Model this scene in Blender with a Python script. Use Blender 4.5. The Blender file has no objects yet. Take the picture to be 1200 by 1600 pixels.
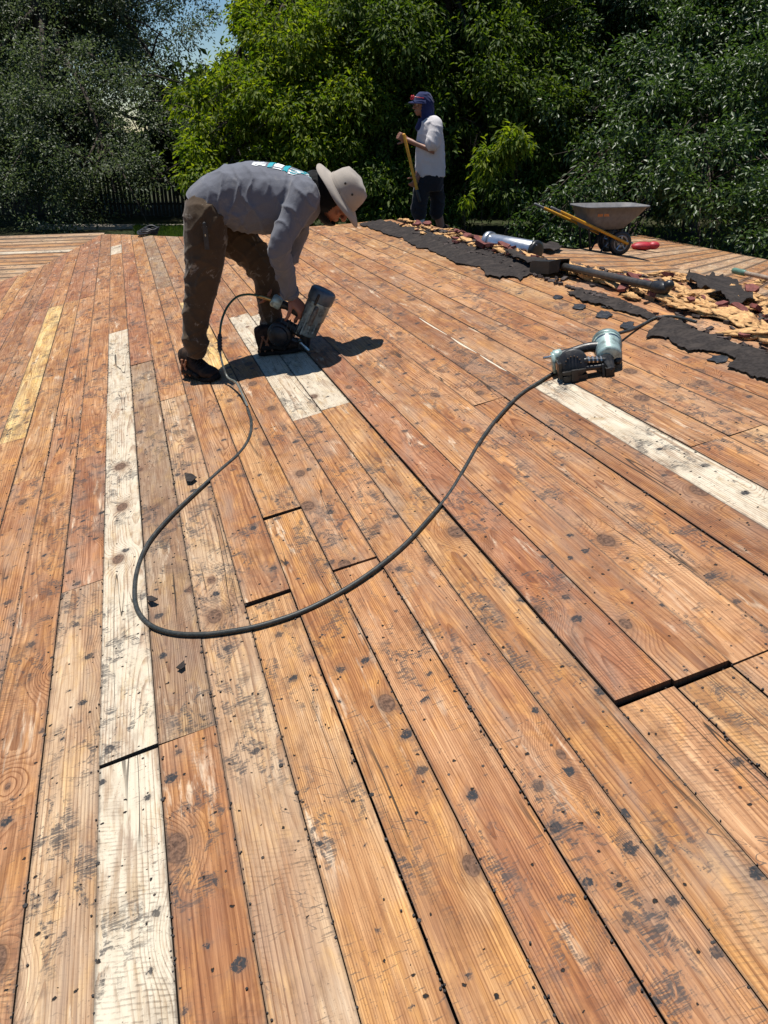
import bpy, bmesh, math, random
import numpy as np
from mathutils import Vector, Matrix, Quaternion, noise
from mathutils.bvhtree import BVHTree

R = math.radians
random.seed(7)
rng = np.random.default_rng(11)
SC = bpy.context.scene
COL = SC.collection

# ------------------------------------------------------------------ camera
ZC = 5.3                       # height of the camera above the garden
PITCH, YAW = 0.4595, 0.3061
cam_d = bpy.data.cameras.new('camera')
cam = bpy.data.objects.new('camera', cam_d); COL.objects.link(cam)
cam.location = (0, 0, ZC)
cam.rotation_euler = (math.pi/2 - PITCH, 0, -YAW)
cam_d.sensor_fit = 'VERTICAL'; cam_d.sensor_height = 36; cam_d.lens = 27.0
cam_d.clip_start = 0.05; cam_d.clip_end = 2000
SC.camera = cam

# ------------------------------------------------------------------ sky, sun, exposure
SUN = Vector((-0.0724, 0.17, 1.0)).normalized()
w = bpy.data.worlds.new('World'); SC.world = w; w.use_nodes = True
nt = w.node_tree
sky = nt.nodes.new('ShaderNodeTexSky'); sky.sky_type = 'NISHITA'; sky.sun_disc = False
sky.sun_elevation = math.asin(SUN.z); sky.sun_rotation = math.atan2(SUN.x, SUN.y)
sky.air_density = 1.0; sky.dust_density = 0.1; sky.ozone_density = 3.0
bg = nt.nodes['Background']; bg.inputs['Strength'].default_value = 0.07
hs = nt.nodes.new('ShaderNodeHueSaturation'); hs.inputs['Saturation'].default_value = 1.22; hs.inputs['Value'].default_value = 1.0
nt.links.new(sky.outputs[0], hs.inputs['Color']); nt.links.new(hs.outputs[0], bg.inputs[0])
sun_d = bpy.data.lights.new('sun', 'SUN'); sun_d.energy = 5.0; sun_d.angle = R(0.53); sun_d.color = (1.0, 0.955, 0.88)
sun = bpy.data.objects.new('sun', sun_d); COL.objects.link(sun)
sun.rotation_euler = SUN.to_track_quat('Z', 'Y').to_euler(); sun.location = (0, 0, 40)
SC.view_settings.view_transform = 'Standard'; SC.view_settings.look = 'None'
SC.view_settings.exposure = 0.33; SC.view_settings.gamma = 1.0
SC.view_settings.use_curve_mapping = False
SC.render.engine = 'CYCLES'
SC.cycles.max_bounces = 6; SC.cycles.transparent_max_bounces = 8
SC.cycles.transmission_bounces = 4; SC.cycles.diffuse_bounces = 3; SC.cycles.glossy_bounces = 2

# ------------------------------------------------------------------ where pixels of the photograph lie
F2 = Vector((math.sin(YAW), math.cos(YAW), 0)); R2 = Vector((math.cos(YAW), -math.sin(YAW), 0)); UP = Vector((0, 0, 1))
H0, SL, X0 = 1.3078, 0.2032, -0.373          # main slope: z = -H0 + SL*x (below camera)
TH = math.atan(SL); CW = 0.1425
XR = 2.60; ZR = -H0 + SL*XR                  # the ridge

def ray(px, py):
    x = (px-600)/1200; y = -(py-800)/1200
    c, s = math.cos(PITCH), math.sin(PITCH)
    f = c + s*y; z = -s + c*y
    return R2*x + F2*f + UP*z

def at(px, py, D):                            # point at distance D along the view's ground heading
    d = ray(px, py); d = d*(D/d.dot(F2)); return d + Vector((0, 0, ZC))

def zmain(x): return ZC - H0 + SL*x
def zback(x):
    if x < 5.2: return ZC + ZR - .17*(x-XR)
    return ZC + ZR - .17*(5.2-XR) - .13*(x-5.2)
def ztop(x): return zmain(x) if x <= XR else zback(x)

def deck(px, py, lift=0.0):                   # point of the main slope
    d = ray(px, py); t = -H0/(d.z - SL*d.x); p = d*t
    return Vector((p.x, p.y, p.z + ZC + lift))
def back(px, py, lift=0.0):                   # point of the slope behind the ridge
    d = ray(px, py); t = (ZR + .17*XR)/(d.z + .17*d.x); p = d*t
    if p.x > 5.2 or t < 0:
        z5 = ZR - .17*(5.2-XR); t = (z5 + .13*5.2)/(d.z + .13*d.x); p = d*t
    return Vector((p.x, p.y, p.z + ZC + lift))
def roofpt(px, py, lift=0.0):
    p = deck(px, py, lift)
    return p if p.x <= XR else back(px, py, lift)

# ------------------------------------------------------------------ mesh helpers
def link(name, me, mat=None, parent=None, smooth=False):
    o = bpy.data.objects.new(name, me); COL.objects.link(o)
    if mat is not None:
        for m in (mat if isinstance(mat, (list, tuple)) else [mat]): me.materials.append(m)
    if smooth:
        me.polygons.foreach_set('use_smooth', [True]*len(me.polygons))
    if parent is not None: o.parent = parent
    return o
def mk(name, vf, mat=None, parent=None, smooth=False):
    me = bpy.data.meshes.new(name); me.from_pydata([tuple(v) for v in vf[0]], [], vf[1]); me.update()
    return link(name, me, mat, parent, smooth)
def tag(o, label=None, cat=None, group=None, kind=None):
    if label: o['label'] = label
    if cat: o['category'] = cat
    if group: o['group'] = group
    if kind: o['kind'] = kind
    return o
def empty(name, loc, rot=None):
    o = bpy.data.objects.new(name, None); COL.objects.link(o); o.location = loc; o.empty_display_size = .1
    if rot is not None:
        o.rotation_mode = 'QUATERNION'; o.rotation_quaternion = rot
    return o
def keep(o, parent):                         # parent a world-space mesh without moving it
    o.parent = parent
    m = parent.matrix_basis.inverted(); o.matrix_parent_inverse = m
    return o
def cat_(*vfs):
    V, Fc = [], []
    for v, f in vfs:
        n = len(V); V += list(v); Fc += [tuple(i+n for i in q) for q in f]
    return V, Fc
def box(c, s, rot=None):
    c = Vector(c); V = []
    for dx in (-1, 1):
        for dy in (-1, 1):
            for dz in (-1, 1):
                p = Vector((dx*s[0]/2, dy*s[1]/2, dz*s[2]/2))
                if rot is not None: p = rot @ p
                V.append(c+p)
    return V, [(0,1,3,2),(4,6,7,5),(0,4,5,1),(2,3,7,6),(0,2,6,4),(1,5,7,3)]
def rings(sections, cap=True):               # sections: lists of equal length
    n = len(sections[0]); V = []; Fc = []
    for s in sections: V += [Vector(p) for p in s]
    for i in range(len(sections)-1):
        for j in range(n):
            k = (j+1) % n
            Fc.append((i*n+j, i*n+k, (i+1)*n+k, (i+1)*n+j))
    if cap:
        Fc.append(tuple(reversed(range(n)))); m = (len(sections)-1)*n
        Fc.append(tuple(m+j for j in range(n)))
    return V, Fc
def ell(c, a, b, n=16, p=2.0):
    c = Vector(c); a = Vector(a); b = Vector(b); out = []
    for j in range(n):
        t = 2*math.pi*j/n; cx, sx = math.cos(t), math.sin(t)
        if p != 2.0:
            cx = math.copysign(abs(cx)**(2/p), cx); sx = math.copysign(abs(sx)**(2/p), sx)
        out.append(c + a*cx + b*sx)
    return out
def frame(d, ref=None):
    d = d.normalized()
    u = d.cross(ref if ref is not None and abs(d.dot(ref.normalized())) < .98 else (Vector((0,0,1)) if abs(d.z) < .9 else Vector((1,0,0)))).normalized()
    return u, d.cross(u).normalized()
def tube(pts, rad, n=12, round_=True, flat=None):
    pts = [Vector(p) for p in pts]
    if not isinstance(rad, (list, tuple)): rad = [rad]*len(pts)
    sec = []; u = None
    for i, p in enumerate(pts):
        d = (pts[min(i+1, len(pts)-1)] - pts[max(i-1, 0)]).normalized()
        if u is None: u, v = frame(d)
        else:
            u = (u - d*u.dot(d)).normalized(); v = d.cross(u).normalized()
        if i == 0 and round_:
            for a in (80, 50, 25):
                sec.append(ell(p - d*rad[0]*math.sin(R(a)), u*rad[0]*math.cos(R(a)), v*rad[0]*math.cos(R(a)), n))
        sec.append(ell(p, u*rad[i], v*rad[i], n))
        if i == len(pts)-1 and round_:
            for a in (25, 50, 80):
                sec.append(ell(p + d*rad[-1]*math.sin(R(a)), u*rad[-1]*math.cos(R(a)), v*rad[-1]*math.cos(R(a)), n))
    return rings(sec)
def lathe(prof, o, ax, n=24, u=None):        # prof: (radius, height) along ax
    ax = Vector(ax).normalized()
    if u is None: u, v = frame(ax)
    else:
        u = (u - ax*u.dot(ax)).normalized(); v = ax.cross(u)
    o = Vector(o)
    return rings([ell(o + ax*h, u*r, v*r, n) for r, h in prof])
def ball(c, rx, ry=None, rz=None, rot=None, n=16):
    ry = ry or rx; rz = rz or rx; c = Vector(c); sec = []
    for i in range(1, n//2):
        a = math.pi*i/(n//2); s = []
        for j in range(n):
            t = 2*math.pi*j/n
            p = Vector((rx*math.sin(a)*math.cos(t), ry*math.sin(a)*math.sin(t), -rz*math.cos(a)))
            if rot is not None: p = rot @ p
            s.append(c+p)
        sec.append(s)
    return rings(sec)
def catmull(pts, k=6):
    pts = [Vector(p) for p in pts]; P = [pts[0]*2-pts[1]] + pts + [pts[-1]*2-pts[-2]]; out = []
    for i in range(1, len(P)-2):
        for j in range(k):
            t = j/k; a, b, c, d = P[i-1], P[i], P[i+1], P[i+2]
            out.append(.5*((2*b) + (c-a)*t + (2*a-5*b+4*c-d)*t*t + (3*b-a-3*c+d)*t**3))
    out.append(pts[-1]); return out
def lerpl(xs, n):                            # resample list of radii
    o = []
    for i in range(n):
        t = i*(len(xs)-1)/(n-1); k = min(int(t), len(xs)-2); o.append(xs[k]+(xs[k+1]-xs[k])*(t-k))
    return o
def union(vfs, voxel, smooth=3, fac=.5):     # several closed shapes become one skin
    V, Fc = cat_(*vfs)
    me = bpy.data.meshes.new('tmp'); me.from_pydata([tuple(v) for v in V], [], Fc); me.update()
    bm = bmesh.new(); bm.from_mesh(me); bmesh.ops.recalc_face_normals(bm, faces=bm.faces); bm.to_mesh(me); bm.free()
    o = bpy.data.objects.new('tmp', me); COL.objects.link(o)
    m = o.modifiers.new('r', 'REMESH'); m.mode = 'VOXEL'; m.voxel_size = voxel
    s = o.modifiers.new('s', 'SMOOTH'); s.iterations = smooth; s.factor = fac
    dg = bpy.context.evaluated_depsgraph_get()
    out = bpy.data.meshes.new_from_object(o.evaluated_get(dg))
    bpy.data.objects.remove(o); bpy.data.meshes.remove(me)
    return out
def nz(p, s, seed=0.0): return noise.noise(Vector((p[0]*s+seed, p[1]*s-seed*.7, p[2]*s+seed*1.3)))
def displace(me, fn):
    n = len(me.vertices)
    co = np.empty(n*3); me.vertices.foreach_get('co', co); co = co.reshape(-1, 3)
    no = np.empty(n*3); me.vertices.foreach_get('normal', no); no = no.reshape(-1, 3)
    for i in range(n):
        co[i] += no[i]*fn(Vector(co[i]), Vector(no[i]))
    me.vertices.foreach_set('co', co.ravel()); me.update()
def copy_tree(o, parent=None):
    c = o.copy(); COL.objects.link(c)
    if parent is not None:
        c.parent = parent; c.matrix_parent_inverse = o.matrix_parent_inverse.copy()
    for ch in list(o.children): copy_tree(ch, c)
    return c

# ------------------------------------------------------------------ node helpers
class G:
    def __init__(s, name):
        s.m = bpy.data.materials.new(name); s.m.use_nodes = True; s.t = s.m.node_tree; s.n = s.t.nodes
        s.b = s.n['Principled BSDF']; s.out = s.n['Material Output']
    def set(s, sock, v):
        if isinstance(v, bpy.types.NodeSocket): s.t.links.new(v, sock)
        elif v is not None:
            if hasattr(sock.default_value, '__len__') and not hasattr(v, '__len__'): v = [v]*len(sock.default_value)
            if hasattr(sock.default_value, '__len__') and len(sock.default_value) == 4 and len(v) == 3: v = (*v, 1)
            sock.default_value = v
    def math(s, op, a, b=None, c=None, clamp=False):
        n = s.n.new('ShaderNodeMath'); n.operation = op; n.use_clamp = clamp
        for i, v in enumerate((a, b, c)):
            if v is not None: s.set(n.inputs[i], v)
        return n.outputs[0]
    def vm(s, op, a, b=None):
        n = s.n.new('ShaderNodeVectorMath'); n.operation = op; s.set(n.inputs[0], a)
        if b is not None: s.set(n.inputs[1], b)
        return n.outputs[0]
    def xyz(s, v):
        n = s.n.new('ShaderNodeSeparateXYZ'); s.set(n.inputs[0], v); return n.outputs
    def comb(s, x, y, z=0.0):
        n = s.n.new('ShaderNodeCombineXYZ')
        for i, v in enumerate((x, y, z)): s.set(n.inputs[i], v)
        return n.outputs[0]
    def noise(s, v, scale=1.0, detail=2, rough=.5, dist=0.0, dim='3D'):
        n = s.n.new('ShaderNodeTexNoise'); n.noise_dimensions = dim; s.set(n.inputs['Vector'], v)
        n.inputs['Scale'].default_value = scale; n.inputs['Detail'].default_value = detail
        n.inputs['Roughness'].default_value = rough; n.inputs['Distortion'].default_value = dist
        return n.outputs[0]
    def vor(s, v, scale, rand=1.0, dim='2D'):
        n = s.n.new('ShaderNodeTexVoronoi'); n.voronoi_dimensions = dim; s.set(n.inputs['Vector'], v)
        n.inputs['Scale'].default_value = scale; n.inputs['Randomness'].default_value = rand
        return n.outputs['Distance'], s.xyz(n.outputs['Color'])
    def white(s, v):
        n = s.n.new('ShaderNodeTexWhiteNoise'); n.noise_dimensions = '1D'; s.set(n.inputs['W'], v); return n.outputs['Value']
    def ss(s, v, a, b, lo=0.0, hi=1.0, smooth=True):
        n = s.n.new('ShaderNodeMapRange'); n.interpolation_type = 'SMOOTHSTEP' if smooth else 'LINEAR'; n.clamp = True
        s.set(n.inputs['Value'], v); s.set(n.inputs['From Min'], a); s.set(n.inputs['From Max'], b)
        s.set(n.inputs['To Min'], lo); s.set(n.inputs['To Max'], hi); return n.outputs[0]
    def mix(s, f, a, b, mode='MIX'):
        n = s.n.new('ShaderNodeMix'); n.data_type = 'RGBA'; n.blend_type = mode; n.clamp_factor = True
        s.set(n.inputs[0], f); s.set(n.inputs[6], a); s.set(n.inputs[7], b); return n.outputs[2]
    def coord(s, which='Object'):
        return s.n.new('ShaderNodeTexCoord').outputs[which]
    def bump(s, h, strength=.3, dist=.002):
        n = s.n.new('ShaderNodeBump'); s.set(n.inputs['Height'], h)
        n.inputs['Strength'].default_value = strength; n.inputs['Distance'].default_value = dist
        s.t.links.new(n.outputs[0], s.b.inputs['Normal'])
    def fin(s, color, rough=.7, metal=0.0, spec=.5):
        s.set(s.b.inputs['Base Color'], color); s.set(s.b.inputs['Roughness'], rough)
        s.b.inputs['Metallic'].default_value = metal; s.b.inputs['Specular IOR Level'].default_value = spec
        return s.m

def worn(name, col, rough=.6, metal=0.0, var=.25, scale=30, dirt=None, dirt_amt=.4, bump=.15, dirt_scale=9, spec=.5):
    g = G(name); P = g.coord()
    n1 = g.noise(P, scale, 4, .6); n2 = g.noise(P, dirt_scale, 5, .65, .4)
    c = g.mix(g.ss(n1, .3, .7), [x*(1-var) for x in col], [min(1, x*(1+var)) for x in col])
    if dirt is not None:
        c = g.mix(g.math('MULTIPLY', g.ss(n2, .46, .66), dirt_amt), c, dirt)
    g.bump(g.noise(P, scale*4, 3), bump, .002)
    return g.fin(c, g.ss(n2, .3, .7, rough*.85, min(1, rough*1.15)), metal, spec)

# ------------------------------------------------------------------ materials
def board_material():
    g = G('weathered_pine'); oi = g.n.new('ShaderNodeObjectInfo'); P = g.coord()
    base, alpha, rnd = oi.outputs['Color'], oi.outputs['Alpha'], oi.outputs['Random']
    r1 = g.white(rnd); r2 = g.white(g.math('ADD', rnd, 3.1)); r3 = g.white(g.math('ADD', rnd, 7.7)); r4 = g.white(g.math('ADD', rnd, 12.3))
    x, y, _ = g.xyz(P)
    ox = g.math('MULTIPLY', rnd, 61.0); oy = g.math('MULTIPLY', r1, 97.0)
    X = g.math('ADD', x, ox); Y = g.math('ADD', y, oy)
    def nn(sx, sy, detail=2, rough=.5, dist=0.0, off=0.0):
        return g.noise(g.comb(g.math('MULTIPLY', X, sx), g.math('MULTIPLY', Y, sy), off), 1.0, detail, rough, dist)
    M = lambda a, b: g.math('MULTIPLY', a, b)
    A = lambda a, b: g.math('ADD', a, b)
    # knots
    kd, kc = g.vor(g.comb(X, M(Y, .62)), 4.2)
    kd = g.math('DIVIDE', kd, 4.2); ksel = g.math('GREATER_THAN', kc[0], .52)
    krad = g.ss(kc[1], 0, 1, .006, .026, False)
    knot = M(g.ss(kd, M(krad, 1.05), M(krad, .8)), ksel)
    swirl = M(g.ss(kd, 0.0, .085, 1, 0), ksel)
    # growth rings of a sawn log
    warp = g.math('SUBTRACT', nn(1.6, .62, 2, .45), .5)
    d = A(A(A(.006, M(r2, .085)), M(warp, .125)), M(swirl, .055))
    cx = M(g.math('SUBTRACT', r3, .5), .13)
    dx = g.math('SUBTRACT', x, cx)
    rr = g.math('SQRT', A(M(dx, dx), M(d, d)))
    rr = A(A(rr, M(nn(45, 2.5, 2), .0026)), M(nn(120, 5, 2, .5, 0, 3.0), .0011))
    sp = g.ss(r4, 0, 1, .0045, .0085, False)
    rq = g.math('DIVIDE', rr, sp); fr = g.math('FRACT', rq)
    lw = g.white(g.math('FLOOR', rq))
    late = M(M(g.ss(fr, g.ss(lw, 0, 1, .15, .62), .93), g.ss(fr, 1.0, .95)), g.ss(lw, 0, 1, .55, 1.0))
    fib = nn(330, 7, 3, .6)
    fib2 = nn(90, 2.2, 3, .6, 0, 4.0)
    big = nn(7, 1.3, 4, .6, .3, 9.0)
    blot = nn(16, 6, 5, .62, .6, 2.0)
    # wood colour
    hi = g.mix(1.0, base, (1.22, 1.30, 1.36), 'MULTIPLY')
    red = g.mix(1.0, base, (.80, .64, .53), 'MULTIPLY')
    c = g.mix(g.ss(big, .32, .7), red, hi)
    c = g.mix(M(g.ss(blot, .46, .66), .7), c, g.mix(1.0, base, (1.22, 1.10, .74), 'MULTIPLY'))
    c = g.mix(M(g.ss(nn(8, 3.2, 5, .65, .8, 121.0), .52, .68), .6), c, g.mix(1.0, base, (.66, .52, .52), 'MULTIPLY'))
    lat = g.mix(1.0, c, (.44, .30, .215), 'MULTIPLY')
    c = g.mix(M(late, g.ss(nn(5, 1.2, 2, .5, 0, 6.0), .25, .7, .35, .95)), c, lat)
    c = g.mix(g.ss(fib, .3, .62, .62, 0), c, g.mix(1.0, c, (.46, .35, .27), 'MULTIPLY'))
    c = g.mix(g.ss(fib2, .35, .66, .55, 0), c, g.mix(1.0, c, (.54, .42, .34), 'MULTIPLY'))
    # grey weathering
    gw = M(g.ss(nn(9, 2.0, 5, .65, .5, 14.0), .47, .68), g.ss(r1, 0, 1, .25, .85, False))
    c = g.mix(gw, c, g.mix(.55, c, (.25, .205, .165)))
    # pale sun-bleached, lime-washed streaks
    pale = M(g.ss(nn(24, 3, 5, .7, .3, 21.0), .55, .68), g.ss(nn(3, 2.2, 2, .5, 0, 23.0), .47, .62, 0, .75))
    c = g.mix(pale, c, (.66, .53, .38))
    wash = M(alpha, g.ss(A(nn(30, 4, 5, .7, .2, 31.0), M(late, -.12)), .33, .52, .25, .95))
    c = g.mix(wash, c, g.mix(nn(40, 5, 4, .7, 0, 119.0), (.46, .38, .27), (.73, .67, .54)))
    c = g.mix(M(M(alpha, g.ss(nn(13, 7, 5, .65, .5, 35.0), .57, .72)), .75), c, (.36, .25, .13))
    # transverse saw marks
    sw = A(A(Y, M(X, .34)), M(nn(9, 5, 2), .018))
    saw = g.math('SINE', M(sw, 2*math.pi/.0105))
    sawm = M(g.ss(nn(4, 2.4, 3, .6, 0, 41.0), .46, .66), g.ss(r2, .15, .9, .1, 1.0))
    sawd = M(g.ss(saw, .25, .95), M(sawm, g.ss(nn(40, 60, 3, .6, 0, 43.0), .4, .6)))
    c = g.mix(M(sawd, .55), c, (.11, .075, .05))
    # bituminous smears left by the torn roofing
    brk = nn(30, 190, 4, .7, .2, 51.0)
    tar = M(g.ss(nn(20, 13, 6, .72, .8, 53.0), .50, .56), g.ss(nn(3.6, 2.4, 2, .5, 0, 57.0), .47, .60))
    tar = M(tar, g.ss(brk, .42, .55, .12, 1.0))
    c = g.mix(M(tar, .85), c, (.046, .045, .046))
    spk = M(g.ss(nn(150, 110, 3, .75, .3, 101.0), .60, .66), g.ss(nn(11, 6, 4, .65, .4, 103.0), .44, .62, .1, 1.0))
    c = g.mix(M(spk, .62), c, (.075, .055, .042))
    scf = M(g.ss(nn(22, 150, 4, .7, .5, 107.0), .585, .64), g.ss(nn(6, 4.5, 3, .6, .4, 109.0), .48, .60))
    c = g.mix(M(scf, .68), c, (.07, .055, .045))
    drt = g.ss(nn(6, 4, 5, .7, .7, 113.0), .50, .70)
    c = g.mix(M(drt, .68), c, g.mix(1.0, c, (.56, .50, .46), 'MULTIPLY'))
    scr = M(g.ss(g.math('ABSOLUTE', g.math('SUBTRACT', g.noise(g.comb(A(M(X, 20), M(Y, 28)), A(M(X, -7), M(Y, 5)), 0), 1.0, 2, .5, .3), .5)), .010, .003), g.ss(nn(6, 5, 2, .5, 0, 61.0), .58, .68))
    c = g.mix(M(scr, .8), c, (.06, .05, .045))
    # nail stains and empty nail holes
    dv = g.vm('ADD', g.comb(X, Y), g.vm('SCALE', g.comb(g.math('SUBTRACT', nn(70, 70, 3, .7, 0, 71.0), .5), g.math('SUBTRACT', nn(70, 70, 3, .7, 0, 73.0), .5)), None))
    sc_ = dv.node.inputs[1].links[0].from_node; sc_.inputs['Scale'].default_value = .030
    nd, ncl = g.vor(dv, 10.0); nd = g.math('DIVIDE', nd, 10.0)
    nr = g.ss(M(ncl[1], ncl[1]), .0, 1.0, .0028, .0165)
    ssel = g.math('GREATER_THAN', ncl[0], g.ss(nn(2.6, 1.3, 2, .5, 0, 127.0), .34, .66, .15, .85))
    stain = M(g.ss(nd, nr, M(nr, .72)), ssel)
    halo = M(g.ss(nd, M(nr, 2.3), M(nr, .6)), ssel)
    c = g.mix(M(halo, .34), c, (.12, .085, .065))
    c = g.mix(M(M(stain, g.ss(ncl[2], 0, 1, .75, 1.0)), g.ss(nn(110, 110, 3, .7, .3, 117.0), .34, .5, .45, 1.0)), c, (.026, .027, .030))
    hd, hc = g.vor(g.vm('ADD', g.comb(X, M(Y, 1.0)), g.vm('SCALE', g.comb(nn(90, 90, 2, .6, 0, 131.0), nn(90, 90, 2, .6, 0, 133.0)), None)), 21.0); hd = g.math('DIVIDE', hd, 21.0)
    hd.node.inputs[0].links[0].from_node.inputs[0].links[0].from_node.inputs[1].links[0].from_node.inputs['Scale'].default_value = .012
    hole = M(g.ss(hd, M(hc[1], .0052), M(hc[1], .0030)), g.math('GREATER_THAN', hc[0], .60))
    c = g.mix(hole, c, (.012, .010, .009))
    # splits along the grain
    cr = g.math('ABSOLUTE', g.math('SUBTRACT', nn(15, .55, 2, .4, 0, 81.0), .5))
    crack = M(g.ss(cr, .0065, .0025), g.ss(nn(5, 1.1, 2, .5, 0, 83.0), .55, .62))
    c = g.mix(M(crack, .9), c, (.03, .022, .016))
    c = g.mix(M(g.ss(kd, M(krad, 1.9), M(krad, .95)), M(ksel, .5)), c, (.17, .085, .045))
    c = g.mix(M(knot, .88), c, g.mix(g.ss(nn(95, 95, 3, .6, .4, 1.0), .35, .65), (.055, .030, .020), (.17, .095, .06)))
    c = g.mix(M(M(g.ss(kd, M(krad, .82), M(krad, .94)), knot), .8), c, (.035, .02, .014))
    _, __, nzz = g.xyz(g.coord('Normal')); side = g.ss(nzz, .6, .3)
    ed = g.ss(A(g.math('ABSOLUTE', x), M(g.math('SUBTRACT', nn(25, 25, 4, .7, 0, 91.0), .5), .014)), .0635, .0705)
    c = g.mix(M(ed, .62), c, (.075, .055, .042))
    c = g.mix(M(side, .85), c, (.045, .028, .018))  # end and side faces: grimy end grain, with their shade painted in
    h = A(A(M(late, .5), M(fib, .5)), A(M(sawd, -.9), A(M(hole, -2.5), A(M(crack, -2.5), M(blot, .6)))))
    g.bump(h, .8, .002)
    return g.fin(c, A(.62, M(fib, .25)), 0, .28)

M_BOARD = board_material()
def solid(name, col, rough=.6, metal=0.0, spec=.5):
    g = G(name); return g.fin(col, rough, metal, spec)
M_UNDER = worn('attic_dark_wood', (.055, .04, .03), .9)
M_FELT = worn('roofing_felt', (.034, .029, .027), .95, 0, .3, 60, (.070, .058, .051), .6, .6, 14, .08)
M_TAR = worn('fresh_tar', (.016, .016, .017), .42, 0, .3, 80, (.05, .05, .05), .4, .8, 30)
M_FOAM = worn('foam_adhesive', (.56, .33, .145), .85, 0, .3, 60, (.26, .12, .055), .75, 1.0, 16, .2)
M_TILE = worn('broken_clay_tile', (.17, .055, .045), .85, 0, .35, 50, (.09, .045, .04), .6, .6, 20, .3)
M_STEELG = worn('galvanised_sheet', (.62, .63, .64), .30, .9, .12, 20, (.4, .36, .32), .35, .1, 12)
M_BLACKP = worn('black_plastic', (.016, .016, .018), .45, 0, .3, 40, (.07, .06, .05), .4, .2, 25)
M_RUBBER = worn('hose_rubber', (.022, .026, .024), .5, 0, .25, 120, (.09, .075, .06), .35, .2, 40)
M_GREENH = worn('green_hose', (.02, .085, .05), .35, 0, .2, 60, (.08, .09, .07), .3, .1, 30)
M_CLEARH = worn('worn_hose_sleeve', (.16, .17, .15), .3, 0, .25, 50, (.06, .06, .05), .5, .1, 30)
M_GUNGREY = worn('gun_alloy', (.28, .35, .35), .42, .35, .2, 40, (.035, .035, .035), .75, .25, 26)
M_GUNPALE = worn('gun_alloy_pale', (.42, .55, .51), .38, .25, .15, 40, (.05, .05, .05), .55, .25, 30)
M_GUNBLK = worn('gun_black', (.013, .013, .014), .4, 0, .3, 60, (.06, .05, .04), .3, .2, 30)
M_CHROME = worn('bare_steel', (.5, .5, .48), .25, 1.0, .15, 60, (.1, .08, .06), .4, .1, 40)
M_BRASS = worn('brass', (.45, .32, .14), .35, 1.0, .2, 60)
M_PLASTICGREY = worn('barrow_tray', (.135, .133, .138), .6, 0, .18, 22, (.20, .18, .16), .4, .15, 10, .4)
M_YELLOW = worn('yellow_fibreglass', (.62, .30, .015), .45, 0, .12, 30, (.25, .13, .03), .45, .1, 14)
M_ORANGE = solid('orange_print', (.55, .20, .05), .6)
M_RED = worn('red_plastic', (.38, .02, .03), .5)
M_WHITE = worn('white_sock', (.62, .60, .56), .9)
M_TEAL = solid('teal_print', (.0, .30, .36), .7)
M_PRINTW = solid('white_print', (.76, .78, .78), .7)

def skin_mat(name, col):
    g = G(name); P = g.coord()
    c = g.mix(g.noise(P, 30, 4), [v*.85 for v in col], [v*1.15 for v in col])
    g.bump(g.noise(P, 250, 2), .2, .001); g.b.inputs['Subsurface Weight'].default_value = .06
    return g.fin(c, .5, 0, .45)
M_SKIN = skin_mat('sunburnt_skin', (.30, .125, .075))
M_SKIN2 = skin_mat('tanned_skin', (.26, .125, .08))
def cloth(name, col, var=.12, rough=.9, spots=None, spot_amt=.7, spot_scale=14, thr=.62, bump=.25):
    g = G(name); P = g.coord()
    c = g.mix(g.noise(P, 16, 5, .6), [v*(1-var*1.6) for v in col], [v*(1+var*1.6) for v in col])
    c = g.mix(g.ss(g.noise(P, 420, 2), .35, .65, .2, 0), c, [v*.5 for v in col])
    if spots is not None:
        c = g.mix(g.math('MULTIPLY', g.ss(g.noise(P, spot_scale, 5, .7, .8), thr, thr+.08), spot_amt), c, spots)
    h = g.math('ADD', g.math('MULTIPLY', g.noise(P, 500, 2), .15), g.noise(P, 38, 4, .6, .6))
    g.bump(h, bump, .008)
    g.b.inputs['Sheen Weight'].default_value = .15
    return g.fin(c, rough, 0, .2)
M_SHIRT = cloth('blue_grey_jersey', (.140, .145, .170), .1, .92, (.24, .23, .23), .3, 9, .55)
M_PANTS = cloth('work_trousers', (.072, .047, .027), .2, .9, (.30, .27, .23), .6, 13, .585)  # pale spots: chalk swirls, and wrinkle highlights put into the colour
M_HATT = cloth('tan_canvas', (.36, .315, .27), .06, .9, (.20, .16, .13), .45, 20, .62, .15)
M_BLACKC = cloth('black_knit', (.004, .004, .005), .2, .9)
M_TEE = cloth('pale_grey_tee', (.60, .57, .57), .06, .92)
M_SHORTS = cloth('black_shorts', (.016, .016, .019), .2, .9, (.06, .05, .05), .3, 15)
M_NAVY = cloth('navy_cloth', (.014, .022, .085), .2, .9)
M_SHOE = worn('shoe_suede', (.022, .014, .011), .85, 0, .35, 40, (.09, .055, .035), .5, .4, 30, .2)
M_SHOEB = worn('shoe_mesh', (.012, .011, .011), .9, 0, .3, 80, (.05, .04, .03), .4, .4, 40, .2)
M_SHOEO = worn('shoe_stripe', (.26, .11, .055), .8, 0, .2, 60)
M_BARK = worn('bark', (.055, .043, .034), .95, 0, .4, 14, (.09, .075, .06), .4, .8, 6, .2)
M_FENCE = worn('fence_board', (.045, .038, .030), .9, 0, .3, 12)
M_STONE = worn('pale_kerb_stone', (.36, .31, .25), .9, 0, .2, 20)
M_WALL = worn('house_stucco', (.5, .46, .4), .9, 0, .1, 20)

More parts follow.
